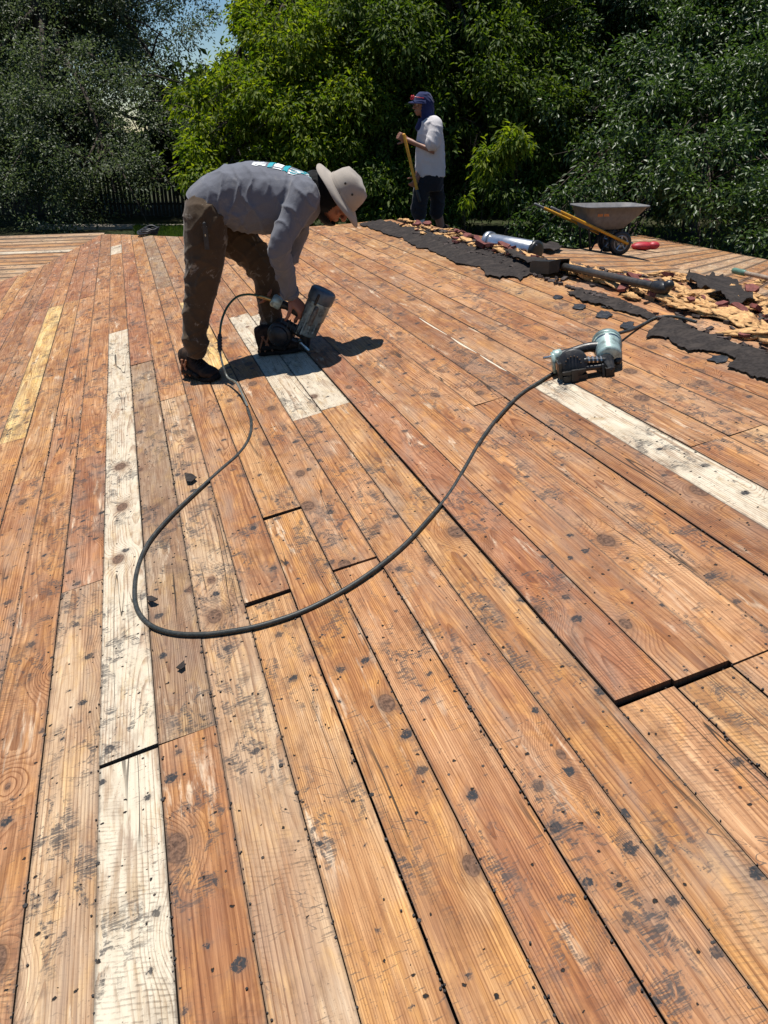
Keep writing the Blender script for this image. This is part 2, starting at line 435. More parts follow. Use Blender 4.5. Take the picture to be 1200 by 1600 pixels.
def leaf_mat(name, cols, trans, rough=.45, spec=.5, tcol=None):
    g = G(name); ge = g.n.new('ShaderNodeNewGeometry'); rp = ge.outputs['Random Per Island']
    ra = g.n.new('ShaderNodeValToRGB'); g.t.links.new(rp, ra.inputs[0])
    el = ra.color_ramp.elements
    el[0].color = (*cols[0], 1); el[1].color = (*cols[-1], 1); el[1].position = 1.0
    for i, c in enumerate(cols[1:-1]):
        e = el.new((i+1)/(len(cols)-1)); e.color = (*c, 1)
    g.set(g.b.inputs['Base Color'], ra.outputs[0]); g.b.inputs['Roughness'].default_value = rough
    g.b.inputs['Specular IOR Level'].default_value = spec
    tr = g.n.new('ShaderNodeBsdfTranslucent')
    tc = g.mix(1.0, ra.outputs[0], tcol or (1.5, 1.55, .55), 'MULTIPLY'); g.set(tr.inputs[0], tc)
    mx = g.n.new('ShaderNodeMixShader'); mx.inputs[0].default_value = trans
    g.t.links.new(g.b.outputs[0], mx.inputs[1]); g.t.links.new(tr.outputs[0], mx.inputs[2])
    g.t.links.new(mx.outputs[0], g.out.inputs[0])
    return g.m
M_LEAF_OAK = leaf_mat('oak_leaves', [(.036, .054, .026), (.066, .092, .044), (.10, .128, .066), (.15, .175, .108)], .42, .5, .45, (1.25, 1.35, .8))
M_LEAF_GOLD = leaf_mat('yellow_green_leaves', [(.048, .092, .010), (.094, .146, .013), (.15, .195, .016), (.225, .262, .024)], .5, .6, .25, (1.55, 1.6, .5))
M_LEAF_MID = leaf_mat('mid_green_leaves', [(.028, .058, .010), (.055, .095, .013), (.090, .135, .018), (.13, .17, .024)], .42, .6, .25, (1.4, 1.5, .5))
M_LEAF_FIC = leaf_mat('glossy_leaves', [(.024, .050, .015), (.042, .080, .022), (.068, .112, .032), (.105, .150, .055)],   .35, .42, .5, (1.3, 1.45, .65))
M_LEAF_BACK = leaf_mat('dark_leaves', [(.022, .038, .014), (.040, .066, .024), (.060, .09, .032)], .35, .6, .2)
M_GRASS = leaf_mat('lawn_grass', [(.05, .10, .02), (.08, .14, .03), (.11, .17, .04)], .35, .6, .2)
def ground_mat():
    g = G('garden_soil_and_grass'); P = g.coord()
    c = g.mix(g.ss(g.noise(P, .5, 5, .6), .4, .6), (.035, .045, .018), (.050, .040, .026))
    c = g.mix(g.noise(P, 30, 4), c, (.03, .04, .015))
    return g.fin(c, .95, 0, .1)
M_GROUND = ground_mat()

# ------------------------------------------------------------------ ground
def ground_z(d):                             # a bank rises behind the house
    t = min(max((d-12)/7.0, 0), 1); t = t*t*(3-2*t); return 3.04*t
gv, gf = [], []
ds = [0, 6, 10, 13, 15, 17, 19, 21, 23, 26, 32, 45, 80, 160, 400, 900]; na = 72
for i, d in enumerate(ds):
    for j in range(na):
        a = 2*math.pi*j/na; gv.append((d*math.sin(a), d*math.cos(a), ground_z(d) + (0 if d < 12 else .06*math.sin(j*1.7+d))))
for i in range(len(ds)-1):
    for j in range(na):
        k = (j+1) % na; gf.append((i*na+j, i*na+k, (i+1)*na+k, (i+1)*na+j))
bm_g = mk('ground', (gv, gf), M_GROUND, None, True)
tag(bm_g, 'garden ground rising behind the house under the trees', 'ground', kind='structure')

# ------------------------------------------------------------------ roof: solid under-deck and walls
YE = [(-4.0, 8.6), (-3.0, 9.25), (-1.55, 10.5), (-1.12, 10.9), (-.36, 13.0), (.68, 10.36), (2.29, 8.14), (XR, 7.80)]
def y_end(x):
    for (a, ya), (b, yb) in zip(YE, YE[1:]):
        if x <= b: return ya + (yb-ya)*max(0, (x-a))/(b-a)
    return YE[-1][1]
DROP = .030
XL = -3.9
def slab(poly, zf, t=.05):
    n = len(poly); V = [Vector((x, y, zf(x, y)-DROP)) for x, y in poly] + [Vector((x, y, zf(x, y)-DROP-t)) for x, y in poly]
    Fc = [tuple(range(n)), tuple(reversed(range(n, 2*n)))] + [(i, i+n, (i+1) % n+n, (i+1) % n) for i in range(n)]
    return V, Fc
main_poly = [(XL, -3), (XR, -3)] + [(x, y) for x, y in reversed(YE) if x > XL] + [(XL, y_end(XL))]
WR_Y, WR_Z = 13.25, ZC - 1.395
def zwing(x, y): return WR_Z - .093*(WR_Y - y)
HIP_S = .19
def zhip(x, y): return ZC + ZR - HIP_S*(y-7.8) - (.0 if x > 2.6 else .0)
BACK = [(XR, -3), (9.3, -3), (9.3, 13.2), (6.4, 10.0), (5.05, 8.15), (4.35, 7.25), (3.55, 6.75), (3.0, 7.1), (XR, 7.8)]
roof = mk('roof_deck', cat_(slab(main_poly, lambda x, y: zmain(x))), M_UNDER)
tag(roof, 'stripped timber roof deck of bare orange planks with a low ridge', 'roof deck', kind='structure')
def part(name, vf, mat, parent, smooth=False): return keep(mk(name, vf, mat, None, smooth), parent)
part('under_deck', cat_(slab([(-9, 9.0), (-3.9, 8.68), (-3, 9.25), (-1.55, 10.5), (-1.12, 10.9), (-.36, 13.0), (-.36, WR_Y), (-9, WR_Y)], zwing)), M_UNDER, roof)
bv = [(x, y) for x, y in BACK]
def slabm(pts, t=.05):
    n = len(pts); V = [p - Vector((0, 0, DROP)) for p in pts] + [p - Vector((0, 0, DROP+t)) for p in pts]
    return V, [tuple(range(n)), tuple(reversed(range(n, 2*n)))] + [(i, i+n, (i+1) % n+n, (i+1) % n) for i in range(n)]
near = [(XR, -3), (5.2, -3), (5.2, 8.35), (5.05, 8.15), (4.35, 7.25), (3.55, 6.75), (3.0, 7.1), (XR, 7.8)]
far_ = [(5.2, -3), (9.3, -3), (9.3, 13.2), (6.4, 10.0), (5.2, 8.35)]
part('under_deck', slabm([Vector((x, y, zback(x))) for x, y in near]), M_UNDER, roof)
part('under_deck', slabm([Vector((x, y, zback(x))) for x, y in far_]), M_UNDER, roof)
hipp = [(-.36, 13.2), (.68, 10.45), (2.29, 8.2), (XR, 7.86), (3.0, 7.2), (3.5, 8.3), (4.3, 9.6), (4.3, 12.5), (.5, 14.5), (-.36, 14.2)]
FOOTZ = at(668, 369, 10.25).z
hv = [Vector((x, y, min(ztop(x), 9) if i in (1, 2, 3) else (ZC-1.395 if i == 0 else (zback(x)-.03 if i == 4 else min(zhip(x, y), FOOTZ + (.03 if i == 5 else .0)))))) for i, (x, y) in enumerate(hipp)]
part('under_deck', slabm(hv), M_UNDER, roof)
walls = cat_(box((-3.3, 3, 1.35), (.2, 11.5, 2.7)), box((8.6, 4, 1.35), (.2, 13.8, 2.7)), box((2.65, -2.7, 1.35), (11.7, .2, 2.7)), box((2.65, 9.0, 1.35), (11.7, .2, 2.7)))
hw = mk('house_wall', walls, M_WALL); tag(hw, 'stucco walls of the house under the stripped roof', 'wall', kind='structure')

# ------------------------------------------------------------------ boards
TONE = {                                     # colour of the wood, and how much lime-wash stays on it
    'o': ((.480, .270, .138), 0), 'r': ((.425, .220, .122), 0), 'b': ((.375, .210, .116), 0), 'g': ((.375, .258, .165), .06),
    'c': ((.53, .355, .205), .14), 'w': ((.52, .42, .30), .92), 'v': ((.52, .42, .30), .78), 'y': ((.72, .52, .23), .02), 'p': ((.52, .305, .145), 0)}
ROWS = {
    -6: [(-2, 'o'), (4.5, 'r'), (8.2, 'o')], -5: [(-2, 'o'), (6.1, 'b')], -4: [(-2, 'p'), (3.2, 'o'), (7.2, 'r')],
    -3: [(-2, 'p'), (4.19, 'y'), (7.84, 'o')], -2: [(-2, 'o'), (3.55, 'p'), (7.9, 'r')], -1: [(-2, 'o'), (3.48, 'o'), (7.9, 'r')],
    0: [(-2, 'c'), (2.41, 'r'), (3.62, 'o'), (9.6, 'b')], 1: [(-2, 'w'), (1.50, 'v'), (4.54, 'v'), (6.09, 'o'), (10.4, 'v'), (11.2, 'o')],
    2: [(-2, 'o'), (1.51, 'g'), (5.02, 'r'), (10.2, 'o')], 3: [(-2, 'c'), (4.14, 'o'), (8.4, 'p')],
    4: [(-2, 'p'), (1.96, 'o'), (7.32, 'g')], 5: [(-2, 'p'), (2.45, 'p'), (4.35, 'y'), (6.5, 'o')],
    6: [(-2, 'o'), (1.99, 'o'), (5.4, 'r'), (7.6, 'g')], 7: [(-2, 'o'), (3.30, 'v'), (5.57, 'b')], 8: [(-2, 'p'), (3.32, 'v'), (5.45, 'o')],
    9: [(-2, 'o'), (1.10, 'r'), (6.0, 'p')], 10: [(-2, 'p'), (1.09, 'o'), (5.0, 'p')], 11: [(-2, 'o'), (1.09, 'o'), (6.6, 'o')],
    12: [(-2, 'o'), (2.86, 'o')], 13: [(-2, 'b'), (5.6, 'o')], 14: [(-2, 'w'), (2.88, 'o')], 15: [(-2, 'o'), (2.0, 'o'), (6.4, 'p')],
    16: [(-2, 'p'), (1.99, 'o')], 17: [(-2, 'o'), (4.9, 'p')], 18: [(-2, 'o'), (3.5, 'p')], 19: [(-2, 'p'), (5.3, 'o')], 20: [(-2, 'o'), (4.1, 'p')]}
RAISE = {(9, 1.10): .011, (10, 1.09): .009, (5, 2.45): .008, (4, 1.96): 0.0, (4, -2): -.002, (6, 1.99): .004, (6, -2): -.003, (4, 1.96): .007, (1, 1.5): .006, (11, 1.09): .002, (9, -2): -.003, (10, -2): -.003}
AX = Matrix(((math.cos(TH), 0, -math.sin(TH)), (0, 1, 0), (math.sin(TH), 0, math.cos(TH))))
def board_mesh(wd, y0l, y1l, y0r, y1r, th=.019, jit=.0011, skew=0.0):
    n = 5; L, Rr = [], []
    for i in range(n+1):
        t = i/n
        L.append((-wd/2 + (0 if i in () else random.uniform(-jit, jit)), y0l + (y1l-y0l)*t))
        Rr.append((wd/2 + random.uniform(-jit, jit), y0r + (y1r-y0r)*t))
    V = []
    for i in range(n+1):
        dz = random.uniform(-.0008, .0008); tw = random.uniform(-.0007, .0007)
        V += [(L[i][0], L[i][1], dz-tw), (Rr[i][0], Rr[i][1], dz+tw), (L[i][0], L[i][1], -th), (Rr[i][0], Rr[i][1], -th)]
    Fc = []
    for i in range(n):
        a = i*4; b = a+4
        Fc += [(a, a+1, b+1, b), (a, b, b+2, a+2), (a+1, a+3, b+3, b+1)]
    Fc += [(0, 2, 3, 1), (n*4, n*4+1, n*4+3, n*4+2)]
    return V, Fc
boards = []                                  # (row, y0, y1, matrix) for the nails
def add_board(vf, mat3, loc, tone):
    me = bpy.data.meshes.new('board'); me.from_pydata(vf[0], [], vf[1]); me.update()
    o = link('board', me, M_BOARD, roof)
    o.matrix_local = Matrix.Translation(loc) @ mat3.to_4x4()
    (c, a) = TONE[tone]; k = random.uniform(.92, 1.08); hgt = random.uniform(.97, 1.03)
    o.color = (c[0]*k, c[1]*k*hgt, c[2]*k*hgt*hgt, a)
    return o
for k in range(-24, 21):
    segs = ROWS.get(k) or [(-2, random.choice('oopr')), (random.choice((1.5, 2.4, 3.3, 4.2, 5.1)), random.choice('oorb')), (random.choice((6.1, 7.0, 7.9)), random.choice('oorp'))]
    gap = .0022 if k < 4 else (.0030 if k < 9 else .0036)
    u = (k+.5)*CW; xc = X0 + u*math.cos(TH)
    ye_l, ye_r = y_end(xc - CW*.49), y_end(xc + CW*.49)
    for i, (ys, tone) in enumerate(segs):
        last = i == len(segs)-1
        jg = .011 if (k, ys) in RAISE and RAISE[(k, ys)] > .005 else .0025
        yb = ys + jg
        el, er = (ye_l, ye_r) if last else (segs[i+1][0]+.0005,)*2
        if min(el, er) - yb < .15: continue
        sk = 0 if i == 0 else random.uniform(-.003, .003)
        ym = (yb + min(el, er))/2
        rz = RAISE.get((k, ys), random.uniform(-.0015, .0015))
        loc = Vector((xc, ym, zmain(xc))) + AX @ Vector((random.uniform(-.0006, .0006), 0, rz))
        add_board(board_mesh(CW-gap+random.uniform(-.001, .001), yb-ym+sk, el-ym, yb-ym-sk, er-ym), AX, loc, tone)
        boards.append((xc, yb, min(el, er), rz))
# wing boards run across, beyond the valley
WA = Matrix(((0, -1, 0), (1, 0, 0), (0, 0, 1)))
wsl = math.atan(.093)
WAX = Matrix(((0, -1, 0), (math.cos(wsl), 0, -math.sin(wsl)), (math.sin(wsl), 0, math.cos(wsl))))
def valley_x(y):
    pts = [(8.6, -4.0), (9.25, -3.0), (10.5, -1.55), (10.9, -1.12), (13.0, -.36), (13.6, -.3)]
    for (a, xa), (b, xb) in zip(pts, pts[1:]):
        if y <= b: return xa + (xb-xa)*max(0, y-a)/(b-a)
    return -.3
yy = 9.0; i = 0
while yy < WR_Y-.1:
    wd = .235 if i % 3 else .14
    xe = valley_x(yy+.05)
    cuts = [-9.0, xe - random.uniform(1.2, 3.4), xe]; gapw = .008
    for a, b in zip(cuts, cuts[1:]):
        xm = (a+b)/2; yc = yy+wd/2; vx0, vx1 = valley_x(yy), valley_x(yy+wd)
        e0, e1 = (vx0, vx1) if b == xe else (b, b)
        # local y axis is world -x
        vf = board_mesh(wd-gapw, -(e0-xm), -(a-xm), -(e1-xm), -(a-xm))
        add_board(vf, WAX, Vector((xm, yc, zwing(0, yc)+random.uniform(-.004, .004))), random.choice('cccvpcc'))
    yy += wd; i += 1
# boards of the slope behind the ridge
def clip(poly, a, b, c):                     # keep a*x+b*y<=c
    out = []
    for i in range(len(poly)):
        p, q = poly[i], poly[(i+1) % len(poly)]; dp = a*p[0]+b*p[1]-c; dq = a*q[0]+b*q[1]-c
        if dp <= 0: out.append(p)
        if dp*dq < 0:
            t = dp/(dp-dq); out.append((p[0]+(q[0]-p[0])*t, p[1]+(q[1]-p[1])*t))
    return out
def clip_band(poly, d, n, lo, hi):
    return clip(clip(poly, n[0], n[1], hi), -n[0], -n[1], -lo)
for reg, kx, s in ((near, (XR, 5.2), .17), (far_, (5.2, 9.3), .13)):
    ang = R(47); d = (math.sin(ang), math.cos(ang)); nrm = (math.cos(ang), -math.sin(ang))
    vals = [p[0]*nrm[0]+p[1]*nrm[1] for p in reg]
    q = min(vals)
    while q < max(vals):
        sub = clip_band(reg, d, nrm, q+.003, q+.1425*1.3-.003)
        q += .1425*1.3
        if len(sub) < 3 or max(p[1] for p in sub) < 0.5: continue
        cx = sum(p[0] for p in sub)/len(sub); cy = sum(p[1] for p in sub)/len(sub)
        X = Vector((nrm[0], nrm[1], -s*nrm[0])); Yv = Vector((d[0], d[1], -s*d[0]))
        Zv = X.cross(Yv).normalized(); Yv = Yv.normalized(); X = Yv.cross(Zv).normalized()
        m3 = Matrix((X, Yv, Zv)).transposed(); o0 = Vector((cx, cy, zback(cx))); inv = m3.inverted()
        loc = [inv @ (Vector((x, y, zback(kx[0]) - s*(x-kx[0]))) - o0) for x, y in sub]
        n = len(loc); V = [(p.x, p.y, 0) for p in loc] + [(p.x, p.y, -.02) for p in loc]
        Fc = [tuple(range(n)), tuple(reversed(range(n, 2*n)))] + [(i, i+n, (i+1) % n+n, (i+1) % n) for i in range(n)]
        add_board((V, Fc), m3, o0, random.choice('oppoc'))

# nail heads driven in the boards and grit caught in the joints
def discs(pts, rad, hgt, nrm, n=6):
    u, v = frame(nrm); V, Fc = [], []
    for p, r in zip(pts, rad):
        b = len(V)
        V += [p + (u*math.cos(2*math.pi*j/n) + v*math.sin(2*math.pi*j/n))*r*1.05 - nrm*.002 for j in range(n)]
        V += [p + (u*math.cos(2*math.pi*j/n) + v*math.sin(2*math.pi*j/n))*r + nrm*hgt for j in range(n)]
        Fc += [(b+j, b+(j+1) % n, b+n+(j+1) % n, b+n+j) for j in range(n)] + [tuple(b+n+j for j in range(n))]
    return V, Fc
NRM = AX @ Vector((0, 0, 1))
npts, nrad = [], []
for xc, y0, y1, rz in boards:
    for yr in [y0+.03, min(y1, 9.5)-.03] + [v for v in (1.09, 1.52, 1.98, 2.43, 2.87, 3.31, 3.75, 4.19, 4.6) if y0+.1 < v < y1-.1]:
        if yr > 6: continue
        for du in (-.035, .04):
            if random.random() < .75:
                x = xc + (du + random.uniform(-.012, .012))*math.cos(TH); npts.append(Vector((x, yr+random.uniform(-.02, .02), zmain(x)+rz)))
                nrad.append(random.uniform(.0026, .0038))
M_NAIL = worn('rusty_nail', (.045, .032, .026), .6, .5, .4, 90)
nh = part('nail_head', discs(npts, nrad, .0012, NRM), M_NAIL, roof); nh['kind'] = 'stuff'
gp, gr = [], []
for _ in range(3000):
    k = random.randint(-6, 13); y = random.uniform(.4, 5.5)
    x = X0 + k*CW*math.cos(TH) + random.gauss(0, .0028 if random.random() < .93 else .03)
    gp.append(Vector((x, y, zmain(x)+random.uniform(0, .0005)))); gr.append(random.uniform(.0011, .003) if random.random() < .94 else random.uniform(.003, .006))
M_GRIT = worn('grit', (.03, .026, .024), .9, 0, .5, 200)
gt = part('grit', discs(gp, gr, .0022, NRM, 5), M_GRIT, roof); gt['kind'] = 'stuff'

# a pale split edge standing out between two planks right of the middle
for ya, yb_ in ((3.12, 3.42), (3.46, 3.80), (3.86, 4.3)):
    V = []
    for t in range(6):
        y = ya + (yb_-ya)*t/5; x = X0 + 14*CW*math.cos(TH) - .004; wd = .010*math.sin(math.pi*(t+.35)/5.7)*random.uniform(.7, 1.2)
        V.append([Vector((x-wd, y, zmain(x-wd)+.0025)), Vector((x, y, zmain(x)+.003)), Vector((x, y, zmain(x)-.01)), Vector((x-wd, y, zmain(x-wd)-.01))])
    part('splinter', rings(V), solid('pale_split_wood', (.58, .50, .38), .8), roof)
# ------------------------------------------------------------------ hand
def hand(wrist, fdir, palm_n, curl=(50, 60, 45), spread=.18, s=1.0, side=1, thumb_curl=25):
    """palm, four unequal bent fingers and a thumb leaving the side of the palm"""
    f = fdir.normalized(); n = (palm_n - f*palm_n.dot(f)).normalized(); l = f.cross(n)*side     # l points to the thumb side
    out = []
    pl = .092*s
    out.append(rings([ell(wrist + f*(pl*t), l*(wd*s), n*(th*s), 14, 2.6) for t, wd, th in ((-.25, .027, .020), (0, .029, .019), (.35, .038, .017), (.75, .042, .015), (1.0, .040, .012), (1.06, .030, .006))]))
    for i, (off, ln) in enumerate(((.031, .074), (.011, .083), (-.010, .077), (-.030, .060))):
        p = wrist + f*(pl*.93) + l*off*s; d = (f + l*(off*2.5)).normalized(); pts = [p - f*.02*s, p]
        for sg, cu in zip((.46, .30, .24), curl):
            q = Quaternion(d.cross(n).normalized(), R(cu)); d = q @ d; nloc = q @ n; p = p + d*ln*s*sg*1.05; pts.append(p)
            n_keep = nloc
        out.append(tube(pts, [r*s for r in (.0105, .0105, .0095, .0088, .0075)], 10))
    p = wrist + f*(pl*.18) + l*.030*s; d = (f*.75 + l*.72 + n*.35).normalized(); pts = [p - l*.02*s, p]
    for sg, cu in zip((.042, .032, .026), (5, thumb_curl, thumb_curl)):
        ax = l.cross(n).normalized()
        d = Quaternion(d.cross(n).normalized(), R(cu)) @ d; p = p + d*sg*s; pts.append(p)
    out.append(tube(pts, [r*s for r in (.013, .013, .0115, .010, .008)], 10))
    return out

def head_parts(c, up, fwd, s=1.0):
    up = up.normalized(); fwd = (fwd - up*fwd.dot(up)).normalized(); l = up.cross(fwd)
    m = Matrix((l, fwd, up)).transposed()
    g = lambda x, y, z: c + m @ Vector((x, y, z))*s
    out = [ball(c + up*.02*s, .075*s, .096*s, .098*s, m), ball(g(0, .025, -.045), .058*s, .066*s, .07*s, m), ball(g(0, .055, -.085), .03*s, .03*s, .026*s, m)]
    out.append(tube([g(0, .092, .012), g(0, .108, -.012), g(0, .112, -.026)], [.009*s, .012*s, .014*s], 10))       # nose
    for q in (-1, 1):
        out.append(ball(g(q*.076, -.005, -.012), .012*s, .02*s, .032*s, m))                                       # ear
        out.append(ball(g(q*.012, .104, -.028), .009*s, .010*s, .008*s, m))
        out.append(tube([g(q*.012, .093, .030), g(q*.045, .078, .031)], [.009*s, .008*s], 8))                     # brow
        out.append(ball(g(q*.04, .066, -.018), .022*s, .018*s, .018*s, m))
    out.append(tube([g(-.022, .086, -.056), g(0, .097, -.054), g(.022, .086, -.056)], [.006*s, .008*s, .006*s], 8))
    out.append(tube([g(-.018, .085, -.067), g(0, .094, -.067), g(.018, .085, -.067)], [.006*s, .008*s, .006*s], 8))
    return out, g, m
def eyes(g, m, s, parent):
    w_, d_ = solid('eye_white', (.6, .58, .55), .2), solid('eye_dark', (.02, .012, .008), .2)
    for q in (-1, 1):
        e = part('eye', ball(g(q*.032, .076, .010), .0125*s, .0125*s, .010*s, m, 10), w_, parent, True)
        part('iris', ball(g(q*.032, .0855, .010), .0055*s, .0045*s, .0055*s, m, 8), d_, e, True)

def folds(me, amp, scale, dirs, seed):
    d = [Vector(v).normalized() for v in dirs]
    def f(p, n):
        a = 0.0
        for i, v in enumerate(d):
            ph = p.dot(v)*scale*(1+.35*i) + 2.2*nz(p, 5, seed+i) + 1.2*nz(p, 11, seed+3+i)
            wv = 1 - abs(math.sin(ph)); a += (wv**2.6 - .28)*max(0, .45+1.3*nz(p, 4.5, seed+9+i))
        return amp*a
    displace(me, f)
def garment(name, vfs, voxel, mat, parent, smooth=3, fold=None):
    me = union(vfs, voxel, smooth)
    if fold: folds(me, *fold)
    o = link(name, me, mat, None, True); return keep(o, parent)

def shoe(ank, toe_dir, up, length, parent, label=None):
    f = toe_dir.normalized(); up = (up - f*up.dot(f)).normalized(); l = f.cross(up)
    g = lambda y, z, x=0: ank + f*y + up*z + l*x
    k = length/.29
    secs = []
    for y, wd, z0, z1 in ((-.075, .020, .012, .10), (-.068, .036, .006, .148), (-.03, .041, .004, .160), (.02, .042, .004, .150), (.06, .043, .004, .108), (.11, .046, .004, .068), (.16, .048, .004, .056), (.20, .040, .008, .045), (.215, .022, .014, .034)):
        secs.append(ell(g(y*k, (z0+z1)/2+.018), l*wd, up*((z1-z0)/2), 16, 2.6))
    sol = []
    for y, wd, lift in ((-.085, .022, .006), (-.075, .036, .002), (-.03, .038, 0), (.03, .038, 0), (.09, .046, 0), (.15, .050, .0), (.20, .042, .006), (.225, .022, .014)):
        sol.append(ell(g(y*k, .014+lift), l*wd, up*.014, 12, 5))
    o = part('shoe', rings(secs), M_SHOE, parent, True)
    if label: o['label'] = label
    part('sole', rings(sol), M_SHOEB, o, True)
    pan = []
    for sd in (-1, 1):
        pan.append(tube([g(-.05*k, .05, sd*.039), g(.0, .055, sd*.042), g(.05*k, .05, sd*.044)], [.016, .02, .014], 8))
        pan.append(tube([g(.07*k, .045, sd*.046), g(.11*k, .04, sd*.050)], [.012, .014], 8))
    for q in pan: part('mesh_panel', q, M_SHOEB, o, True)
    st = []
    for sd in (-1, 1):
        for a, b in ((-.055, -.005), (-.02, .03), (.03, -.015)):
            st.append(tube([g(a*k, .034, sd*.049), g((a+b)/2*k, .08, sd*.0515), g(b*k, .120, sd*.047)], .0058, 6))
    for q in st: part('stripe', q, M_SHOEO, o, True)
    lc = [tube([g(y*k, .150-(y-.03)*.85+.000, -.024), g((y+.006)*k, .150-(y-.03)*.85+.018, 0), g(y*k, .150-(y-.03)*.85+.000, .024)], .0035, 6) for y in (.06, .075, .09, .105, .12)]
    for q in lc: part('lace', q, M_BLACKC, o, True)
    return o

# ------------------------------------------------------------------ the man bending over
def person_bending():
    O = deck(335, 590)
    root = empty('person', O)
    tag(root, 'person bent double in blue grey long sleeved shirt and tan bucket hat nailing planks', 'person')
    Dm = 4.36
    def sec(t, b, hw, D=Dm, p=2.3):
        T, B = at(*t, D), at(*b, D); return ell((T+B)/2, (T-B)/2, F2*hw, 26, p)
    torso = [((293, 301), (350, 347), .165), ((299, 292), (356, 353), .183), ((318, 275), (370, 361), .192), ((350, 257), (404, 366), .20), ((390, 251), (434, 367), .212), ((430, 255), (466, 360), .222), ((462, 264), (488, 350), .205), ((484, 272), (500, 335), .15), ((496, 281), (506, 318), .085)]
    shirt = [rings([sec(*s) for s in torso])]
    # near arm
    A0, A1, A2 = at(474, 310, 4.16), at(437, 386, 4.10), at(452, 455, 4.30)
    shirt.append(tube(catmull([at(470, 300, 4.22), A0, (A0+A1)/2 + Vector((0, 0, .005)), A1, (A1+A2)/2, A2], 4), lerpl([.085, .083, .070, .060, .056, .050], 21), 16))
    B0, B1, B2 = at(470, 312, 4.55), at(455, 392, 4.62), at(428, 425, 4.50)
    shirt.append(tube(catmull([at(465, 302, 4.48), B0, B1, B2], 5), lerpl([.085, .08, .06, .05], 16), 16))
    cuff = [tube([A2 - (A2-(A1+A2)/2).normalized()*.01, A2 + (A2-A1).normalized()*.02], [.052, .053], 16, False)]
    # trousers
    L = [(322, 338, 4.25, .118), (321, 372, 4.24, .112), (319, 410, 4.23, .104), (314, 450, 4.22, .088), (307, 492, 4.21, .075), (304, 520, 4.205, .068), (306, 538, 4.20, .076), (307, 545, 4.20, .064)]
    K = [(338, 335, 4.45, .118), (365, 368, 4.47, .110), (398, 402, 4.49, .096), (416, 430, 4.50, .085), (420, 465, 4.51, .072), (423, 492, 4.51, .066), (426, 512, 4.51, .068)]
    tr = []
    for S in (L, K):
        pts = catmull([at(a, b, D) for a, b, D, r in S], 4); tr.append(tube(pts, lerpl([s[3] for s in S], len(pts)), 18))
    tr.append(rings([sec((298, 300), (352, 342), .155), sec((291, 318), (354, 356), .185), sec((290, 340), (358, 372), .185), sec((298, 362), (350, 380), .15)]))
    # body under the clothes
    hc = at(524, 309, 4.36); hup = (R2*.83 + UP*.54 - F2*.10).normalized(); hf = (R2*.60 - UP*.80)
    hp, hg, hm = head_parts(hc, hup, hf, 1.0)
    body = hp + [rings([sec((t[0]+(b[0]-t[0])*.1, t[1]+(b[1]-t[1])*.1), (b[0]-(b[0]-t[0])*.12, b[1]-(b[1]-t[1])*.12), hw*.85) for t, b, hw in torso[1:]])]
    body.append(tube([at(488, 298, 4.36), at(510, 303, 4.36), hc], [.065, .058, .06], 14))
    body.append(tube([A0, A1, A2, A2 + (A2-A1).normalized()*.03], [.055, .043, .030, .028], 12))
    body.append(tube([B0, B1, B2, B2 + (B2-B1).normalized()*.03], [.055, .043, .032, .028], 12))
    for S in (L, K): body.append(tube([at(a, b, D) for a, b, D, r in S], [s[3]*.82 for s in S], 12))
    hw_ = A2 + (A2-A1).normalized()*.045
    body += hand(hw_, (UP*-.75 + R2*.62 + F2*.12), (R2*-.55 - UP*.6 + F2*.5), (48, 62, 45), s=1.06, side=-1)
    hb = B2 + (B2-B1).normalized()*.03
    body += hand(hb, (UP*-.95 - R2*.12 - F2*.15), (F2*-.1 - R2*.8 + UP*.3), (18, 25, 18), s=1.02, side=1)
    bo = union(body, .0055, 2); o = keep(link('body', bo, M_SKIN, None, True), root)
    eyes(hg, hm, 1.0, o)
    sh = garment('shirt', shirt, .007, M_SHIRT, root, 6, (.012, 27, ((.75, 0, .65), (.5, .6, -.6), (.9, .2, -.2)), 3.0))
    hem = rings([sec((293.5, 300.5), (350, 347), .17), sec((295, 299), (351.5, 348.5), .176)]); part('hem', hem, M_SHIRT, sh, True)
    part('cuff', cat_(*cuff), M_SHIRT, sh, True)
    tro = garment('trousers', tr, .007, M_PANTS, root, 5, (.0085, 25, ((.35, .1, 1), (-.45, .2, .8), (.7, 0, .6)), 11.0))
    # chalk marks and painted fold highlights stay in the cloth colour; a folding knife clipped in the pocket
    k0 = at(322, 372, 4.105)
    kn = part('pocket_knife', cat_(box(k0, (.022, .014, .11)), box(k0 + UP*.045 - F2*.012, (.016, .006, .05)), tube([k0 + UP*.055 - F2*.008, k0 + UP*.07 - F2*.008], .008, 8)), M_BLACKP, root)
    part('clip', box(k0 + UP*.04 - F2*.012, (.006, .004, .06)), M_CHROME, kn)
    # print across the back
    tree = BVHTree.FromPolygons([v.co.copy() for v in sh.data.vertices], [tuple(p.vertices) for p in sh.data.polygons])
    # the cloth's side and line directions along the back
    def onback(u, v, lift):                  # u: metres along the spine toward the neck, v: metres toward the camera side
        p0, p1 = at(398, 250, Dm), at(478, 268, Dm); ax = (p1-p0).normalized()
        nb = ax.cross(F2).normalized(); nb = nb if nb.z > 0 else -nb
        a = v/.20; base = p0 + ax*u
        o = base + nb*.4*math.cos(a) - F2*.4*math.sin(a)
        c0 = base - nb*.16
        h = tree.ray_cast(o - F2*0, (c0 - o).normalized())
        return (h[0] + h[1]*lift) if h[0] is not None else base
